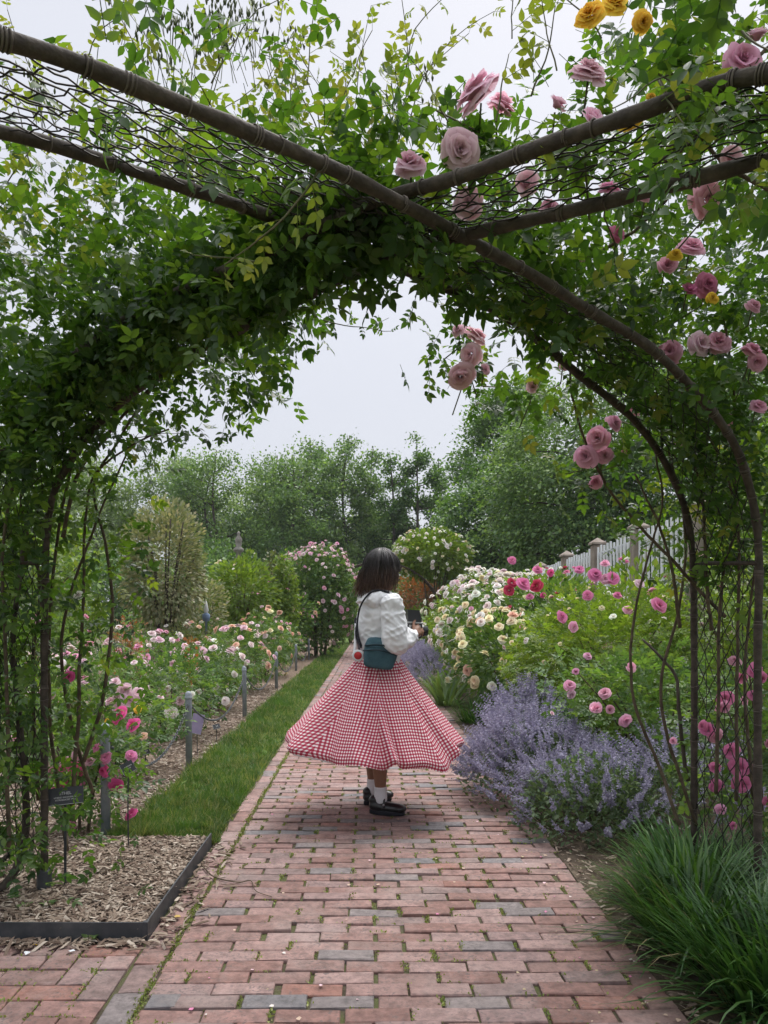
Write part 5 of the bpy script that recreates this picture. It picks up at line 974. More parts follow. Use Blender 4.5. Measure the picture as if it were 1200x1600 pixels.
ch_lab = ['slack chain between the first two bollards over the mulch', 'slack chain between the second and third bollards', 'slack chain between the third and fourth bollards', 'slack chain between the fourth and fifth bollards', 'slack chain between the two furthest bollards']
for i, lb in enumerate(ch_lab):
    (x0, y0, h0), (x1, y1, h1) = BOL[i], BOL[i + 1]; z0, z1 = h0 * .815, h1 * .815; t = np.linspace(0, 1, 400); sag = .27 + .02 * i
    c = np.stack([x0 + (x1 - x0) * t - .0 * t, y0 + .04 + (y1 - y0 - .08) * t, z0 + (z1 - z0) * t - sag * 4 * t * (1 - t)], 1); ds = np.concatenate([[0], np.cumsum(np.linalg.norm(np.diff(c, axis=0), axis=1))]); m = int(ds[-1] / .027); s = np.linspace(0, ds[-1], m); q = np.stack([np.interp(s, ds, c[:, k]) for k in range(3)], 1); d = nrm(np.gradient(q, axis=0))
    hint = np.where((np.arange(m) % 2)[:, None] == 0, A([[1.0, 0, .2]]), A([[0, .2, 1.0]])); ct = root('chain', (x0, (y0 + y1) / 2, 0), lb, 'chain', 'chains between the bollards'); g = Geo(); g.scatter(lk, q, frames(d, hint), 1.0, np.zeros(m)); wobj('links', g, M['chain'], ct, kind='stuff')

# ---- metal edging of the corner planter
ed = root('metal_edging', (-.845, 2.88, 0), 'black metal strip edging the corner planter of wood chips', 'edging')
for nm, c, s in (('edge_strip', (-1.90, 2.884, .026), (2.11, .007, .082)), ('edge_strip', (-.8455, 3.47, .026), (.007, 1.165, .082)), ('edge_strip', (-1.15, 4.058, .020), (.60, .006, .05)), ('corner_cap', (-.847, 2.886, .027), (.020, .020, .086))):
    g = Geo(); g.add(*bbox(c, s, .0015)); wobj(nm, g, M['edge_metal'], ed, False)

# ---- plant name plates
def text_mesh(s, size):
    cu = bpy.data.curves.new('lettering', 'FONT'); cu.body = s; cu.size = size; cu.align_x = 'CENTER'; cu.align_y = 'CENTER'; cu.extrude = .0004
    o = bpy.data.objects.new('tmp_text', cu); COL.objects.link(o); dg = bpy.context.evaluated_depsgraph_get(); me = bpy.data.meshes.new_from_object(o.evaluated_get(dg)); bpy.data.objects.remove(o); return me
def plate(label, foot, h, wd, ht, yaw, tilt, lines, stake='flat', matp='sign', roll=0, zb=.0):
    rt = root('plant_label', (foot[0], foot[1], zb), label, 'plant label', 'plant labels on stakes'); g = Geo()
    if stake == 'flat': g.add(*bbox((0, .004, h / 2 - .05), (.011, .004, h + .1), .001))
    else: g.add(*tube(A([[.002, .004, -.06], [-.002, .004, h * .5], [0, .004, h]]), .0035, 6))
    obj('stake', g, M['edge_metal'], rt, False)
    R = rotm('Z', yaw) @ rotm('Y', roll) @ rotm('X', tilt); g = Geo(); g.add(*bbox((0, 0, 0), (wd, .004, ht), .0012)); p = obj('plate', g, M[matp], rt, False); p.matrix_basis = Matrix.Translation((0, -.004, h)) @ Matrix(R.tolist()).to_4x4()
    g = Geo(); t = .0022
    for c, s in (((-wd / 2 + t / 2, -.0025, 0), (t, .0016, ht - .004)), ((0, -.0025, -ht / 2 + t / 2), (wd - .004, .0016, t))): g.add(*box(c, s))
    obj('worn_edge', g, M['sign_edge'], p, False)
    for (s, size, dz) in lines:
        me = text_mesh(s, size); o = link('lettering', me, p, M['lettering']); o.matrix_basis = Matrix.Translation((.004, -.0031, dz)) @ Matrix.Rotation(math.pi / 2, 4, 'X')
    return rt
plate('dark name plate reading ETHEL on a flat stake in the planter', (-1.328, 3.33, 0), .405, .155, .074, 12, -22, [('ETHEL', .0175, .011), ('HYBRID WICHURANA', .0095, -.006), ('INTRODUCED 1912', .0095, -.0165)], roll=-4, zb=.03)
plate('small square name plate on a bent thin stake by the grass corner', (-1.222, 3.86, 0), .42, .066, .062, 28, -35, [('CLIMBING', .0085, .006), ('ROSE', .0085, -.006)], 'rod', roll=-24, zb=.03)
plate('small dark name plate under the first slack chain', (-1.69, 5.75, 0), .19, .062, .05, 30, -35, [('ROSA', .012, 0)], 'rod', roll=-12)
plate('small dark name plate with pale stripes under the second slack chain', (-1.48, 7.35, 0), .14, .07, .05, 25, -35, [('H', .03, 0)], 'rod', roll=-12)
rt = plate('purple tilted placard behind the second bollard', (-1.50, 6.62, 0), .27, .10, .17, 18, -12, [], 'rod', 'placard', roll=14)

# ---- litter on the bricks: petals, dead leaves, twigs
G_P = Geo(); q = np.random.default_rng(77); n = 150; x = np.where(q.random(n) < .65, .95 - np.abs(q.normal(size=n)) * .22, q.uniform(-.7, .95, n)); y = 2.1 + 5 * q.random(n) ** 1.8; d = np.stack([q.normal(size=n), q.normal(size=n), q.normal(size=n) * .1], 1)
PET = (A([[0, 0, 0], [-.4, .4, .18], [.4, .4, .18], [-.35, .85, .10], [.35, .85, .10], [0, .5, 0]]), [A([[0, 5, 1], [0, 2, 5], [1, 5, 3], [5, 2, 4], [5, 4, 3]])])
G_P.scatter(PET, np.stack([x, y, np.full(n, .003)], 1), frames(d, np.tile(A([[0, 0, 1.0]]), (n, 1)) + q.normal(size=(n, 3)) * .1), q.uniform(.008, .02, n)); 
def palmat(name, cols):
    m, t, b, o = newmat(name); f = tintfac(t); r = t.nodes.new('ShaderNodeValToRGB'); r.color_ramp.interpolation = 'CONSTANT'; setramp(r, [(i / len(cols), c) for i, c in enumerate(cols)]); t.links.new(f, r.inputs[0]); t.links.new(r.outputs[0], b.inputs['Base Color']); b.inputs['Roughness'].default_value = .7; return m
tag(obj('fallen_petals', G_P, palmat('petal_litter', [(.72, .5, .55), (.7, .62, .58), (.62, .2, .36), (.55, .40, .30), (.42, .33, .2)])), 'fallen pale and pink petals scattered on the bricks', 'petals', kind='stuff')
for (px, py, Y, s, c, lb, nm) in ((66, 1482, 2.81, .040, (.55, .33, .02), 'bright yellow fallen leaf by the metal edging', 'fallen_leaf'), (107, 1489, 2.775, .030, (.72, .74, .78), 'white petal lying in front of the metal edging', 'petal'), (40, 1496, 2.74, .026, (.74, .76, .8), 'white petal lying left of the yellow leaf', 'petal'), (350, 1225, 5.5, .03, (.7, .68, .66), 'white petal on the grass edge', 'petal'), (270, 1438, 3.07, .035, (.5, .34, .1), 'curled tan leaf on the edge course', 'fallen_leaf')):
    g = Geo(); X = (px - CX) / F * Y; g.scatter(PET, A([[0, 0, .002]]), frames(A([[q.normal(), q.normal(), .05]]), A([[.15, .1, 1.0]])), s); m = surf('litter_' + lb.split()[0], [tuple(v * .85 for v in c), c], 30, .7); o = obj(nm, g, m); o.location = (X, Y, .014 if Y > 5 else .006); tag(o, lb, 'leaf' if nm == 'fallen_leaf' else 'petal')
g = Geo(); g.add(*tube(catmull([P(315, 1355, 3.72), P(335, 1375, 3.55), P(372, 1382, 3.48), P(392, 1378, 3.5), P(400, 1395, 3.37), P(425, 1405, 3.3)], 30) * A([1, 1, 0]) + A([0, 0, .008]), np.linspace(.004, .0015, 30), 5)); g.add(*tube(catmull([P(388, 1378, 3.5) , P(360, 1388, 3.45), P(345, 1385, 3.46)], 10) * A([1, 1, 0]) + A([0, 0, .007]), .0015, 4)); tag(obj('twig', g, M['cane']), 'thin dry curved twig lying on the bricks', 'twig')
for (px, py, Y, lb) in ((38, 1435, 3.07, 'tiny seedling weed left of its pair in the mulch'), (75, 1432, 3.09, 'tiny seedling weed with round leaves in the mulch'), (138, 1467, 2.86, 'small weed growing at the foot of the metal edging')):
    rt = root('seedling', (P(px, py, Y)[0], Y, .04 if Y > 2.9 else 0), lb, 'weed'); g = Geo(); n = 13; a = q.uniform(0, 6.28, n); g.scatter(LEAF8, np.stack([np.cos(a) * .012, np.sin(a) * .012, np.full(n, .016)], 1), frames(np.stack([np.cos(a), np.sin(a), q.uniform(.1, .6, n)], 1), np.tile(A([[0, 0, 1.0]]), (n, 1))), q.uniform(.018, .032, n)); obj('leaves', g, M['iris'], rt)
    g = Geo(); g.add(*tube(A([[0, 0, -.01], [.002, 0, .01], [0, 0, .022]]), .002, 4)); obj('stem', g, M['greencane'], rt)

# ================================================================== THE WOMAN
OX, OY = .056, 4.76
def pt(x, y, z): return A([x, y, z], float)
def remesh(name, chains, voxel, smooth=2, extra=()):
    g = Geo()
    for ch in chains:
        ch = [(A(p, float), r) for p, r in ch]
        pts = [ch[0][0]]; rs = [ch[0][1]]
        for (p0, r0), (p1, r1) in zip(ch[:-1], ch[1:]):
            m = max(2, int(np.linalg.norm(p1 - p0) / .012))
            for k in range(1, m + 1): t = k / m; pts.append(p0 + (p1 - p0) * t); rs.append(r0 + (r1 - r0) * t)
        if len(pts) > 1: g.add(*tube(A(pts), A(rs), 14))
        for p, r in ch: g.add(*spher(p, r, 10))
    for (V, Fs) in extra: g.add(V, Fs)
    me = g.mesh(name); o = bpy.data.objects.new('tmp_' + name, me); COL.objects.link(o)
    m = o.modifiers.new('r', 'REMESH'); m.mode = 'VOXEL'; m.voxel_size = voxel; m.use_smooth_shade = True
    if smooth: m2 = o.modifiers.new('s', 'SMOOTH'); m2.factor = .5; m2.iterations = smooth
    dg = bpy.context.evaluated_depsgraph_get(); dg.update(); r = bpy.data.meshes.new_from_object(o.evaluated_get(dg)); bpy.data.objects.remove(o); r.name = name; r.materials.clear()
    r.polygons.foreach_set('use_smooth', np.full(len(r.polygons), True)); return r
def ellip(c, r, R=None, k=14):
    V, Fs = spher((0, 0, 0), 1, k); V = V * A(r, float)
    if R is not None: V = V @ A(R).T
    return V + A(c, float), Fs
def superell(c, r, e1, e2, R=None, k=28):
    a = np.linspace(-math.pi / 2, math.pi / 2, k); b = np.linspace(0, 2 * math.pi, 2 * k, endpoint=False); sg = lambda x, e: np.sign(x) * np.abs(x) ** e
    V = np.stack([sg(np.cos(a)[:, None], e1) * sg(np.cos(b), e2) * r[0], sg(np.cos(a)[:, None], e1) * sg(np.sin(b), e2) * r[1], np.broadcast_to(sg(np.sin(a), e1)[:, None], (k, 2 * k)) * r[2]], -1).reshape(-1, 3)
    if R is not None: V = V @ A(R).T
    i = np.arange(k - 1)[:, None] * 2 * k; j = np.arange(2 * k)[None]; return V + A(c, float), [np.stack([i + j, i + (j + 1) % (2 * k), i + 2 * k + (j + 1) % (2 * k), i + 2 * k + j], -1).reshape(-1, 4)]
M['skin'] = surf('skin', [(.23, .115, .072), (.29, .15, .098)], 14, .5, .4, .08, 120)
M['cotton'] = surf('cotton', [(.72, .72, .75), (.79, .79, .81)], 9, .85, .2, .03, 120)
def hairmat():
    m, t, b, o = newmat('hair'); geo = t.nodes.new('ShaderNodeNewGeometry'); sp_ = t.nodes.new('ShaderNodeSeparateXYZ'); t.links.new(geo.outputs['Position'], sp_.inputs[0]); mr = t.nodes.new('ShaderNodeMapRange'); mr.inputs['From Min'].default_value = 1.36; mr.inputs['From Max'].default_value = 1.52; t.links.new(sp_.outputs['Z'], mr.inputs['Value'])
    f = tintfac(t); mx = t.nodes.new('ShaderNodeMix'); mx.data_type = 'RGBA'; t.links.new(mr.outputs[0], mx.inputs[0]); mx.inputs[6].default_value = (.085, .043, .028, 1); mx.inputs[7].default_value = (.020, .016, .016, 1)
    mu = t.nodes.new('ShaderNodeMix'); mu.data_type = 'RGBA'; mu.blend_type = 'MULTIPLY'; mu.inputs[0].default_value = 1; m2 = t.nodes.new('ShaderNodeMapRange'); m2.inputs['To Min'].default_value = .45; m2.inputs['To Max'].default_value = 2.4; t.links.new(f, m2.inputs['Value']); t.links.new(mx.outputs[2], mu.inputs[6]); t.links.new(m2.outputs[0], mu.inputs[7])
    t.links.new(mu.outputs[2], b.inputs['Base Color']); b.inputs['Roughness'].default_value = .38; b.inputs['Specular IOR Level'].default_value = .6; return m
M['hair'] = hairmat()
M['leather'] = surf('leather', [(.010, .010, .011), (.02, .02, .022)], 20, .28, .6, .1, 80)
M['teal'] = surf('teal', [(.030, .075, .098), (.045, .10, .125), (.06, .125, .15)], 16, .75, .25, .25, 220)
M['tealdark'] = surf('tealdark', [(.012, .03, .04), (.02, .045, .058)], 16, .7)
M['strapblk'] = surf('strapblk', [(.012, .013, .018), (.02, .022, .03)], 30, .8)
M['redtoy'] = surf('redtoy', [(.52, .03, .035), (.6, .05, .05)], 20, .5)
M['silver'] = surf('silver', [(.42, .42, .43), (.55, .55, .56)], 30, .35, .5, metal=.7)
M['glass'] = surf('glass', [(.01, .012, .02), (.02, .025, .04)], 5, .08, .8)
wm = root('person', (OX, OY, 0), 'woman in white blouse and red gingham skirt twirling on the path', 'person')
def wlink(name, me, mat, parent=None): o = link(name, me, parent or wm, mat); return o
# body: one continuous surface
S_R, S_L = pt(.072, -.155, 1.285), pt(-.07, .15, 1.285); E_R, E_L = pt(.075, -.175, 1.06), pt(.03, .24, 1.06); W_R, W_L = pt(.200, -.02, 1.085), pt(.19, .19, 1.08)
HR, HL = pt(.240, .03, 1.118), pt(.225, .135, 1.075)
chains = [[(pt(0, 0, .80), .105), (pt(0, 0, .95), .088), (pt(-.005, 0, 1.12), .098), (pt(-.005, 0, 1.24), .092)], [(pt(.01, -.07, .86), .09), (pt(-.01, .07, .86), .09)], [(pt(.055, -.11, 1.285), .055), (pt(-.055, .11, 1.285), .055)], [(pt(-.005, 0, 1.28), .055), (pt(0, 0, 1.40), .048), (pt(.015, 0, 1.46), .05)],
          [(S_R, .05), (E_R, .036), (W_R, .025), (W_R + .5 * (HR - W_R), .026)], [(S_L, .05), (E_L, .036), (W_L, .025), (W_L + .5 * (HL - W_L), .026)],
          [(pt(.02, -.075, .84), .078), (pt(.02, -.075, .48), .050), (pt(-.005, -.072, .34), .052), (pt(.002, -.07, .13), .031), (pt(.0, -.07, .075), .034)], [(pt(.02, -.07, .05), .030), (pt(.10, -.06, .042), .022)],
          [(pt(-.02, .08, .84), .078), (pt(-.03, .12, .48), .050), (pt(-.05, .15, .34), .052), (pt(-.045, .165, .13), .031), (pt(-.045, .165, .075), .034)], [(pt(-.03, .18, .05), .030), (pt(.02, .22, .042), .022)]]
fwd = nrm(pt(.88, .30, -.30)); sd_ = nrm(np.cross(fwd, pt(0, 0, 1))); upv = np.cross(sd_, fwd); HC = pt(.018, 0, 1.495)
Rh = np.stack([fwd, -sd_, upv], 1)
hd = lambda f, s, u: HC + fwd * f + sd_ * s + upv * u
extra = [ellip(HC, (.098, .076, .108), Rh), ellip(hd(.03, 0, -.06), (.062, .056, .058), Rh), ellip(hd(.10, 0, -.018), (.018, .012, .022), Rh), ellip(hd(.078, 0, -.095), (.022, .024, .016), Rh), ellip(hd(.092, 0, -.055), (.010, .02, .008), Rh), ellip(hd(-.005, .076, -.01), (.018, .008, .03), Rh), ellip(hd(-.005, -.076, -.01), (.018, .008, .03), Rh), ellip(hd(.085, 0, .025), (.014, .05, .014), Rh)]
def hand(Wp, Hp, curl_dir, thumb_dir, spread):
    ax = nrm(Hp - Wp); c = []
    pn = nrm(curl_dir); sp_ = nrm(np.cross(ax, pn)) * spread
    c.append([(Wp, .022), (Wp + ax * .035 + sp_ * .012, .021), (Wp + ax * .06 + sp_ * .012, .017)]); c.append([(Wp, .022), (Wp + ax * .035 - sp_ * .012, .020), (Wp + ax * .06 - sp_ * .012, .016)])
    for i, (o_, l_) in enumerate(((.027, .058), (.009, .066), (-.009, .062), (-.026, .050))):
        b = Wp + ax * .062 + sp_ * o_; k1 = b + ax * l_ * .42 + pn * l_ * .12; k2 = k1 + ax * l_ * .16 + pn * l_ * .36; k3 = k2 - ax * l_ * .12 + pn * l_ * .26; c.append([(b, .0088), (k1, .0086), (k2, .0078), (k3, .0066)])
    tb = Wp + ax * .02 + sp_ * .026; t1 = tb + sp_ * .022 + thumb_dir * .018 + ax * .022; t2 = t1 + thumb_dir * .02 + ax * .022; c.append([(tb, .0115), (t1, .0100), (t2, .0080)]); return c
chains += hand(W_R + (HR - W_R) * .25, HR, pt(-.15, .85, .0), nrm(pt(.1, .6, .5)), 1); chains += hand(W_L + (HL - W_L) * .25, HL, pt(.2, -.7, .5), nrm(pt(-.2, -.4, .8)), -1)
body = remesh('body', chains, .0055, 2, extra); wlink('body', body, M['skin'])
for s in (-.03, .03):
    g = Geo(); g.add(*ellip(hd(.088, s, .0), (.010, .013, .009), Rh, 10)); eo = obj('eye', g, M['cotton'], wm); g = Geo(); g.add(*ellip(hd(.0965, s, -.001), (.003, .006, .006), Rh, 8)); obj('iris', g, M['leather'], eo)
    g = Geo(); g.add(*tube(A([hd(.094, s - .016, .018), hd(.098, s, .023), hd(.092, s + .016, .018)]), .0028, 5)); obj('eyebrow', g, M['hair'], wm)
g = Geo(); g.add(*tube(A([hd(.090, -.02, -.056), hd(.102, 0, -.054), hd(.090, .02, -.056)]), A([.003, .005, .003]), 6)); obj('lips', g, surf('lips', [(.32, .09, .085), (.38, .12, .11)], 20, .4), wm)
# blouse
tor = []
for (z, rx, ry, cx) in ((.915, .118, .135, .0), (.97, .125, .145, -.005), (1.05, .128, .152, -.012), (1.14, .125, .155, -.018), (1.22, .115, .155, -.018), (1.28, .10, .140, -.012), (1.325, .075, .095, -.004), (1.36, .056, .060, 0)): tor.append((z, rx, ry, cx))
tor = A(tor); zz = np.linspace(.905, 1.36, 40); prof = np.stack([np.interp(zz, tor[:, 0], tor[:, k]) for k in (1, 2, 3)], 1); a = np.linspace(0, 6.2832, 40, endpoint=False); V = np.stack([prof[:, None, 2] + prof[:, None, 0] * np.cos(a), prof[:, None, 1] * np.sin(a), np.broadcast_to(zz[:, None], (40, 40))], -1).reshape(-1, 3)
yaw = rotm('Z', 23); V = V @ yaw.T; i = np.arange(39)[:, None] * 40; j = np.arange(40)[None]; TF = [np.stack([i + j, i + (j + 1) % 40, i + 40 + (j + 1) % 40, i + 40 + j], -1).reshape(-1, 4), A([list(range(40))[::-1], list(range(39 * 40, 40 * 40))])]
slv = lambda S, E, W_, k=1: [(S, .062 * k), (S + (E - S) * .35, .066 * k), (S + (E - S) * .75, .074 * k), (E + pt(.006, 0, -.004), .080 * k), (E + (W_ - E) * .4, .074 * k), (E + (W_ - E) * .75, .056 * k), (W_ - (W_ - E) * .06, .036 * k)]
def crumple(me, amp=1.0, sh=0.0):
    co = np.empty(len(me.vertices) * 3, np.float32); no = co.copy(); me.vertices.foreach_get('co', co); me.vertices.foreach_get('normal', no); co = co.reshape(-1, 3); no = no.reshape(-1, 3); disp = np.empty(len(co), np.float32)
    for k, v in enumerate(co):
        p = Vector((float(v[0]) + sh, float(v[1]), float(v[2]))); q1 = mnoise.noise(Vector((p.x * 9 + p.z * 7, p.y * 9, p.z * 17 - p.x * 8))); q2 = mnoise.noise(Vector((p.x * 26, p.y * 26 + 4, p.z * 34))); q3 = 1 - abs(mnoise.noise(Vector((p.x * 15 + 3, p.y * 11, p.z * 22 + p.x * 14)))) * 2; q4 = 1 - abs(mnoise.noise(Vector((p.x * 9 - p.z * 13, p.y * 8 + 7, p.z * 9)))) * 2
        disp[k] = amp * (.006 * q1 + .001 * q2 + .010 * max(0, q3 - .4) + .009 * max(0, q4 - .5))
    co += no * disp[:, None]; me.vertices.foreach_set('co', co.ravel()); me.update(); return me
bl_me = remesh('blouse', [[(S_L, .06), (S_L + (E_L - S_L) * .15, .062)], [(pt(-.035, -.12, 1.30), .042), (pt(-.085, 0, 1.315), .05), (pt(-.07, .10, 1.30), .045)], [(pt(.055, -.09, 1.31), .042), (pt(0, -.11, 1.315), .042)]], .0075, 3, [(V, TF)])
wlink('blouse', crumple(bl_me), M['cotton'])
dR = pt(.012, -.022, 0)
wlink('sleeve', crumple(remesh('sleeve', [slv(S_R + pt(.0, -.012, -.005), E_R + dR, W_R)], .007, 2), 1.25, .7), M['cotton']); wlink('sleeve', crumple(remesh('sleeve', [slv(S_L, E_L, W_L)], .008, 2), 1.2, .2), M['cotton'])
# wide round collar
g = Geo(); a = np.linspace(0, 6.2832, 49); V = []; 
for f in np.linspace(0, 1, 5):
    rx, ry, z = .060 + .075 * f, .062 + .092 * f, 1.365 - .070 * f ** 1.3
    V.append(np.stack([-.012 + rx * np.cos(a) , ry * np.sin(a), z + .004 * np.sin(a * 9 + f * 3) * f - .012 * f * np.abs(np.sin(a))], 1) @ yaw.T)
V = np.vstack(V); i = np.arange(4)[:, None] * 49; j = np.arange(48)[None]; g.add(V, [np.stack([i + j, i + j + 1, i + j + 50, i + j + 49], -1).reshape(-1, 4)]); co_ = obj('collar', g, M['cotton'], wm); sm = co_.modifiers.new('t', 'SOLIDIFY'); sm.thickness = .004
# loose blouse tail hanging at her back
g = Geo(); V = []
for k, z in enumerate(np.linspace(1.17, .955, 9)):
    for u in np.linspace(-1, 1, 7): V.append([-.150 - .012 * k / 8 + .008 * math.sin(k * .9 + u * 3), -.02 + u * (.055 + .004 * k), z - .01 * abs(u)])
i = np.arange(8)[:, None] * 7; j = np.arange(6)[None]; g.add(A(V), [np.stack([i + j, i + j + 1, i + j + 8, i + j + 7], -1).reshape(-1, 4)]); o = obj('blouse_tail', g, M['cotton'], wm); sm = o.modifiers.new('t', 'SOLIDIFY'); sm.thickness = .004
# skirt
NT, NR = 240, 46; th = np.linspace(0, 2 * math.pi, NT, endpoint=False); ts = np.linspace(0, 1, NR + 1)
def ip(th, vals): return np.interp(np.mod(th, 2 * math.pi), np.linspace(0, 2 * math.pi, len(vals)), vals)
Rt = ip(th, [.52, .50, .48, .52, .605, .56, .50, .49, .52]); Zh = ip(th, [.41, .44, .46, .48, .475, .40, .345, .355, .41])
ker = np.ones(21) / 21; Rt = np.convolve(np.concatenate([Rt[-10:], Rt, Rt[:10]]), ker, 'valid'); Zh = np.convolve(np.concatenate([Zh[-10:], Zh, Zh[:10]]), ker, 'valid')
qf = np.random.default_rng(19); fold = np.zeros(NT); hemz = np.zeros(NT)
def bump(c, wd): return np.exp(-(((th - c + math.pi) % (2 * math.pi) - math.pi) / wd) ** 2)
for k in range(15):
    c_ = k * 2 * math.pi / 15 + qf.normal() * .17; wd = qf.uniform(.05, .15); am = qf.uniform(.35, 1.35); fold += am * bump(c_, wd) - .55 * am * bump(c_ + wd * 1.7, wd * .8); hemz += qf.normal() * .55 * bump(c_, wd * 1.3)
def twist(f, a_): return np.interp(np.mod(th - a_, 2 * math.pi), np.append(th, 2 * math.pi), np.append(f, f[0]))
V = []
for t in ts:
    r0 = .122; rad = r0 + (Rt - r0) * (t ** 1.06) + twist(fold, .30 * t) * (.006 + .062 * t ** 1.2); z = .965 - (.965 - Zh) * (t ** .97) + twist(hemz, .30 * t) * .040 * t ** 2.5 + .012 * twist(fold, .30 * t) * t ** 2
    if t > .955: rad = rad - (t - .955) * .55 * (1 + .6 * np.cos(5 * th)); z = z - (t - .955) * .1
    V.append(np.stack([rad * np.cos(th) - .01, rad * np.sin(th), z], 1))
V = np.vstack(V); i = np.arange(NR)[:, None] * NT; j = np.arange(NT)[None]; Fq = np.stack([i + j, i + NT + j, i + NT + (j + 1) % NT, i + (j + 1) % NT], -1).reshape(-1, 4)
g = Geo(); g.add(V, [Fq]); sk = g.mesh('skirt'); uv = sk.uv_layers.new(name='UVMap'); NP = 8
jj = np.tile(np.arange(NT), NR); ii = np.repeat(np.arange(NR), NT); per = NT // NP; pj = jj % per; pid = jj // per
def uvof(row, col): rr = .12 + .52 * ts[row]; return np.stack([(col - per / 2) / NT * 2 * math.pi * rr + pid * 1.37, ts[row] * .78], -1)
U = np.stack([uvof(ii, pj), uvof(ii + 1, pj), uvof(ii + 1, pj + 1), uvof(ii, pj + 1)], 1).reshape(-1, 2); uv.data.foreach_set('uv', U.ravel().astype(np.float32))
m, t, b, o_ = newmat('gingham'); uvn = t.nodes.new('ShaderNodeUVMap'); uvn.uv_map = 'UVMap'; sp_ = t.nodes.new('ShaderNodeSeparateXYZ'); t.links.new(uvn.outputs[0], sp_.inputs[0]); st = []
for ax_ in ('X', 'Y'):
    mm = t.nodes.new('ShaderNodeMath'); mm.operation = 'MULTIPLY'; mm.inputs[1].default_value = 1 / .0215; t.links.new(sp_.outputs[ax_], mm.inputs[0]); fr = t.nodes.new('ShaderNodeMath'); fr.operation = 'FRACT'; t.links.new(mm.outputs[0], fr.inputs[0]); gt = t.nodes.new('ShaderNodeMath'); gt.operation = 'GREATER_THAN'; gt.inputs[1].default_value = .5; t.links.new(fr.outputs[0], gt.inputs[0]); st.append(gt)
ad = t.nodes.new('ShaderNodeMath'); ad.operation = 'ADD'; t.links.new(st[0].outputs[0], ad.inputs[0]); t.links.new(st[1].outputs[0], ad.inputs[1]); dv = t.nodes.new('ShaderNodeMath'); dv.operation = 'MULTIPLY'; dv.inputs[1].default_value = .5; t.links.new(ad.outputs[0], dv.inputs[0]); rp = t.nodes.new('ShaderNodeValToRGB'); setramp(rp, [(0, (.88, .84, .84)), (.5, (.57, .13, .19)), (1, (.34, .016, .042))]); t.links.new(dv.outputs[0], rp.inputs[0]); t.links.new(rp.outputs[0], b.inputs['Base Color']); b.inputs['Roughness'].default_value = .85; b.inputs['Specular IOR Level'].default_value = .15
tr = t.nodes.new('ShaderNodeBsdfTranslucent'); t.links.new(rp.outputs[0], tr.inputs['Color']); ms = t.nodes.new('ShaderNodeMixShader'); ms.inputs[0].default_value = .10; t.links.new(b.outputs[0], ms.inputs[1]); t.links.new(tr.outputs[0], ms.inputs[2]); t.links.new(ms.outputs[0], o_.inputs[0]); M['gingham'] = m
so = wlink('skirt', sk, m)
g = Geo(); V = []; sel = np.arange(int(NT * .42), int(NT * .66))        # white petticoat edge peeping out on the left
for k, f in enumerate(np.linspace(0, 1, 4)):
    base_ = sk.vertices; P_ = A([base_[NR * NT + s].co[:] for s in sel]); cen = A([-.01, 0, 0]); out_ = nrm((P_ - cen) * A([1, 1, 0])); V.append(P_ - out_ * (.012 + .006 * f) + A([0, 0, .01 - .022 * f]) + (np.sin(np.arange(len(sel)) * 1.9) * .004 * f)[:, None] * out_)
V = np.vstack(V); ns = len(sel); i = np.arange(3)[:, None] * ns; j = np.arange(ns - 1)[None]; g.add(V, [np.stack([i + j, i + j + 1, i + j + ns + 1, i + j + ns], -1).reshape(-1, 4)]); obj('petticoat_edge', g, M['cotton'], wm)
# hair: bob with loose strands
hb = remesh('hair', [], .009, 3, [ellip(pt(.006, 0, 1.512), (.099, .088, .104)), ellip(pt(-.026, -.01, 1.44), (.080, .084, .08)), ellip(pt(.012, -.055, 1.45), (.066, .045, .08)), ellip(pt(-.006, .05, 1.44), (.075, .05, .075))]); hat = hb.attributes.new('tint', 'FLOAT', 'POINT'); ho = wlink('hair', hb, M['hair'])
g = Geo(); q = np.random.default_rng(31); fa_ = math.atan2(fwd[1], fwd[0])
for k in range(1000):
    ph = q.uniform(-math.pi, math.pi); face = abs((ph - fa_ + math.pi) % (2 * math.pi) - math.pi); lenk = 1.0
    zend = q.uniform(1.318, 1.392) + .014 * math.sin(6 * ph + 1) + .008 * math.sin(13 * ph) + .03 * max(0, math.cos(ph)) if face > .85 else q.uniform(1.47, 1.51); rx, ry, rz = .107 + q.normal() * .004, .099 + q.normal() * .004, .112 + q.normal() * .003; tm = math.radians(q.uniform(88, 100)); p = []
    for f in np.linspace(q.uniform(.02, .3), 1, 9): tau = tm * f; p.append([.006 + rx * math.sin(tau) * math.cos(ph), ry * math.sin(tau) * math.sin(ph), 1.512 + rz * math.cos(tau)])
    e = A(p[-1]); n2 = 7; bk = max(0, -math.cos(ph - .2))
    for f in np.linspace(0, 1, n2 + 1)[1:]:
        z = e[2] + (zend - e[2]) * f
        if zend > e[2]: break
        p.append([e[0] - .036 * bk * f + (.012 * math.cos(ph) - .03 * f * f * math.cos(ph) * (1 - bk)) + q.normal() * .0016, e[1] + .010 * math.sin(ph) * f - .02 * f * f * math.sin(ph) + q.normal() * .0016, z])
    p = catmull(A(p), 16); tt = np.linspace(0, 1, 16); wv = q.normal(size=3) * A([.010, .010, .004]); flick = (q.random() < .2) * q.uniform(.005, .03)
    p = p + (np.sin(tt * q.uniform(4, 8) + q.uniform(0, 6)) * tt ** 1.5)[:, None] * wv + (tt ** 4)[:, None] * A([math.cos(ph), math.sin(ph), .2]) * flick
    g.add(*tube(p, np.linspace(.0034, .0009, 16) * q.uniform(.5, 1.3), 3, False), q.random())
obj('strands', g, M['hair'], ho, kind='stuff')
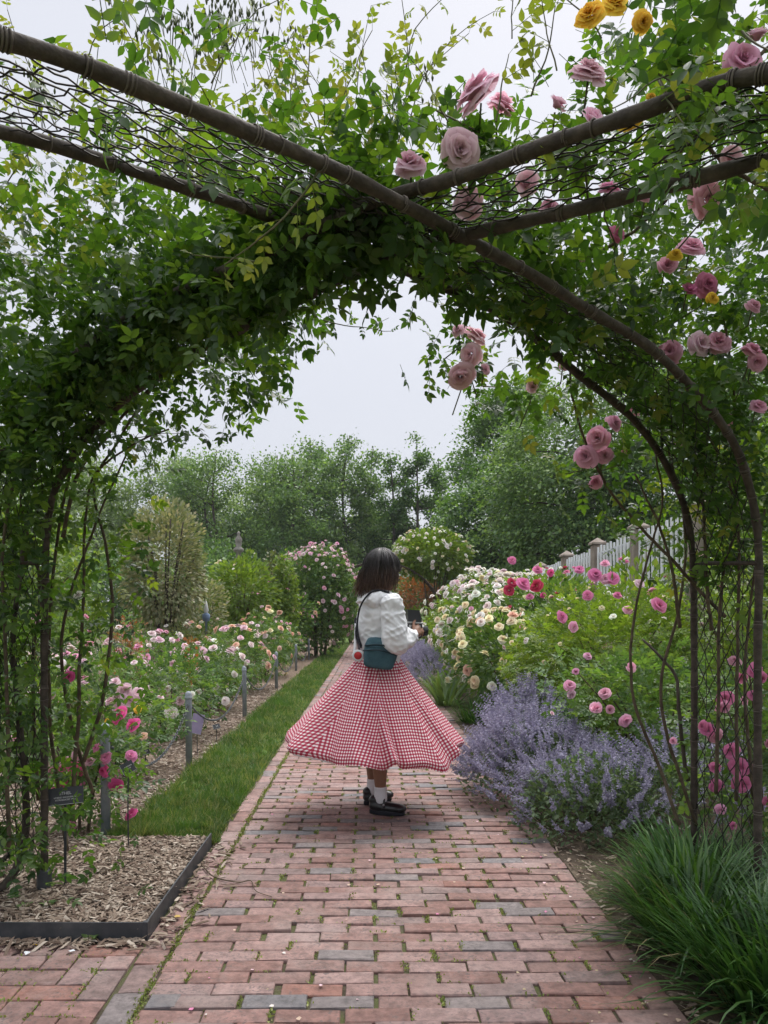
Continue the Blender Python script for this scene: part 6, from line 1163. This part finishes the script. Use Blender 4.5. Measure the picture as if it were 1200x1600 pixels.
# socks and shoes
def shoe(heel, yaw_):
    R = rotm('Z', yaw_); T = lambda v: A(heel) + R @ (A(v, float) * A([.84, .94, 1]))
    nm = remesh('shoe', [[(T((.0, 0, .052)), .036), (T((.03, 0, .050)), .038)], [(T((.06, 0, .046)), .037), (T((.13, -.004, .040)), .036), (T((.175, -.004, .038)), .034)], [(T((-.008, 0, .085)), .031), (T((.02, 0, .088)), .032)]], .006, 2, [ellip(T((.185, -.002, .042)), (.045, .042, .026), R)])
    so_ = wlink('shoe', nm, M['leather']); g = Geo(); a = np.linspace(0, 6.2832, 36, endpoint=False); xx = .092 + .132 * np.cos(a); yy = .044 * np.sin(a) * (1 + .12 * np.cos(a)) * np.where(np.abs(np.cos(a)) > .8, 1, 1.0); V = []
    for (k, z) in ((.97, 0.002), (1.0, .006), (1.0, .024), (.96, .028)): V.append(A([T((.088 + (x - .088) * k, y * k, z)) for x, y in zip(xx, yy)]))
    V = np.vstack(V); i = np.arange(3)[:, None] * 36; j = np.arange(36)[None]; g.add(V, [np.stack([i + j, i + (j + 1) % 36, i + 36 + (j + 1) % 36, i + 36 + j], -1).reshape(-1, 4), A([list(range(36))[::-1], list(range(108, 144))])]); obj('sole', g, M['strapblk'], so_)
    g = Geo(); a = np.linspace(-.2, math.pi + .2, 14); g.add(*tube(A([T((.075 + .004 * math.cos(x), -.040 * math.cos(x), .058 + .044 * math.sin(x))) for x in a]), .006, 6)); obj('strap', g, M['leather'], so_); g = Geo(); g.add(*spher(T((.078, -.043, .066)), .007, 8)); obj('buckle', g, M['silver'], so_)
    for dx in (0, .028):
        pass
shoe((-.035, -.065, 0), -14); shoe((-.075, .155, 0), 38)
for (c, lx) in (((.0, -.07), 0), ((-.045, .165), 0)):
    g = Geo(); g.add(*lathe([(.034, .07), (.040, .085), (.041, .11), (.0385, .135), (.037, .150), (.0395, .155), (.0395, .165), (.034, .168)], 18, (c[0] + .001, c[1], 0))); obj('sock', g, M['cotton'], wm)
# belt bag on her back
BC = pt(.0, -.165, .985); Rb = rotm('Z', -6) @ rotm('Y', 8); bag = root('belt_bag', (OX, OY, 0), 'teal blue belt bag worn on the lower back of the woman', 'bag')
V, Fs = superell((0, 0, 0), (.100, .056, .092), .62, .8); V[:, 0] *= 1 - .10 * np.clip(-V[:, 2] / .098, -1, 1); V[:, 1] += -.012 * np.sin((V[:, 2] + .1) * 22); 
n_ = A([mnoise.noise(Vector((v[0] * 22, v[1] * 22, v[2] * 30))) for v in V]); V = V * (1 + .07 * n_[:, None]); g = Geo(); g.add(V @ Rb.T + BC, Fs); obj('pouch', g, M['teal'], bag)
V, Fs = superell((0, -.036, -.032), (.092, .042, .058), .45, .6); g = Geo(); g.add(V @ Rb.T + BC, Fs); obj('front_pocket', g, M['teal'], bag)
for (z, w_, dp) in ((.048, .096, .066), (.018, .100, .084)):
    u = np.linspace(-1, 1, 20); p = np.stack([u * w_, -dp * (1 - .55 * np.abs(u) ** 3), z + .012 * np.cos(u * 2.2) - .006], 1); g = Geo(); g.add(*tube(p @ Rb.T + BC, .0055, 6)); obj('zip', g, M['tealdark'], bag)
def ribbon(pts, wd, th=.002, n=30, side=(0, 0, 1)):
    p = catmull(pts, n); t = nrm(np.gradient(p, axis=0)); s = nrm(np.cross(t, A(side, float))); s2 = nrm(np.cross(t, s)); V = np.concatenate([p + s2 * wd / 2 + s * th, p - s2 * wd / 2 + s * th, p - s2 * wd / 2 - s * th, p + s2 * wd / 2 - s * th]); i = np.arange(n - 1)[:, None]; k = np.arange(4)[None] * n; k2 = ((np.arange(4) + 1) % 4)[None] * n
    return V, [np.stack([i + k, i + k2, i + 1 + k2, i + 1 + k], -1).reshape(-1, 4)]
g = Geo(); g.add(*tube(catmull([pt(-.115, -.165, 1.03), pt(-.135, -.15, 1.10), pt(-.138, -.125, 1.19), pt(-.11, -.13, 1.29), pt(-.04, -.125, 1.36), pt(.06, -.10, 1.34), pt(.115, -.02, 1.22)], 30), .0062, 6)); obj('strap', g, M['strapblk'], bag)
g = Geo(); g.add(*tube(catmull([pt(.075, -.165, 1.02), pt(.115, -.10, 1.03), pt(.14, .0, 1.06)], 14), .007, 6)); obj('strap', g, M['strapblk'], bag); g = Geo(); g.add(*tube(catmull([pt(-.115, -.15, 1.02), pt(-.145, -.09, 1.08), pt(-.155, -.03, 1.185), pt(-.15, .02, 1.19)], 14), .006, 6)); obj('strap', g, M['strapblk'], bag)
ch = root('round_charm', (OX, OY, 0), 'small red round charm with white rim hanging beside the bag', 'charm'); g = Geo(); Rc = rotm('X', 90); V, Fs = lathe([(0, -.006), (.022, -.006), (.024, 0), (.022, .006), (0, .007)], 20); g.add(V @ Rc.T + pt(-.135, -.165, .972), Fs); obj('disc', g, M['redtoy'], ch); V, Fs = lathe([(.024, -.007), (.034, -.006), (.036, 0), (.034, .006), (.024, .006)], 20); g = Geo(); g.add(V @ Rc.T + pt(-.135, -.165, .972), Fs); obj('rim', g, M['cotton'], ch); g = Geo(); g.add(*tube(A([pt(-.128, -.165, 1.006), pt(-.12, -.165, 1.03)]), .003, 5)); obj('cord', g, M['strapblk'], ch)
# box camera with pop-up hood held in both hands
cmr = root('film_camera', (OX, OY, 0), 'black box film camera with pop up hood held by the woman', 'camera'); Ck = pt(.205, .085, 1.128); Rk = rotm('Z', 14) @ rotm('Y', 4)
def cpart(nm, V, Fs, mt, sm=False): g = Geo(); g.add(A(V) @ Rk.T + Ck, Fs); obj(nm, g, M[mt], cmr, sm)
cpart('body', *bbox((0, 0, -.012), (.100, .095, .092), .006), 'leather'); cpart('trim', *bbox((0, 0, .038), (.106, .101, .010), .003), 'silver'); cpart('side_panel', *bbox((-.002, -.050, -.004), (.075, .006, .055), .002), 'silver'); cpart('panel_window', *bbox((-.004, -.0535, -.002), (.045, .004, .032), .001), 'sign')
V, _ = box((0, 0, .080), (.090, .085, .075)); V = V * 1.0; V[V[:, 2] > .1, :2] *= .86; V[V[:, 2] > .1, 0] -= .012; cpart('hood', V, _, 'leather')
Vl, Fl = lathe([(0, 0), (.036, 0), (.038, .004), (.038, .022), (.032, .026), (.032, .045), (.028, .047), (.026, .040), (0, .038)], 24); Ry = rotm('Y', 90); cpart('lens', Vl @ Ry.T + A([.050, 0, -.010]), Fl, 'leather', True); Vl, Fl = lathe([(0, .041), (.015, .0405), (.026, .0385)], 20); cpart('lens_glass', Vl @ Ry.T + A([.050, 0, -.010]), Fl, 'glass', True)
Vl, Fl = lathe([(0, 0), (.014, 0), (.014, .012), (.012, .015), (0, .015)], 16); cpart('winding_knob', Vl @ rotm('X', 90).T + A([.026, -.048, -.034]), Fl, 'silver', True)
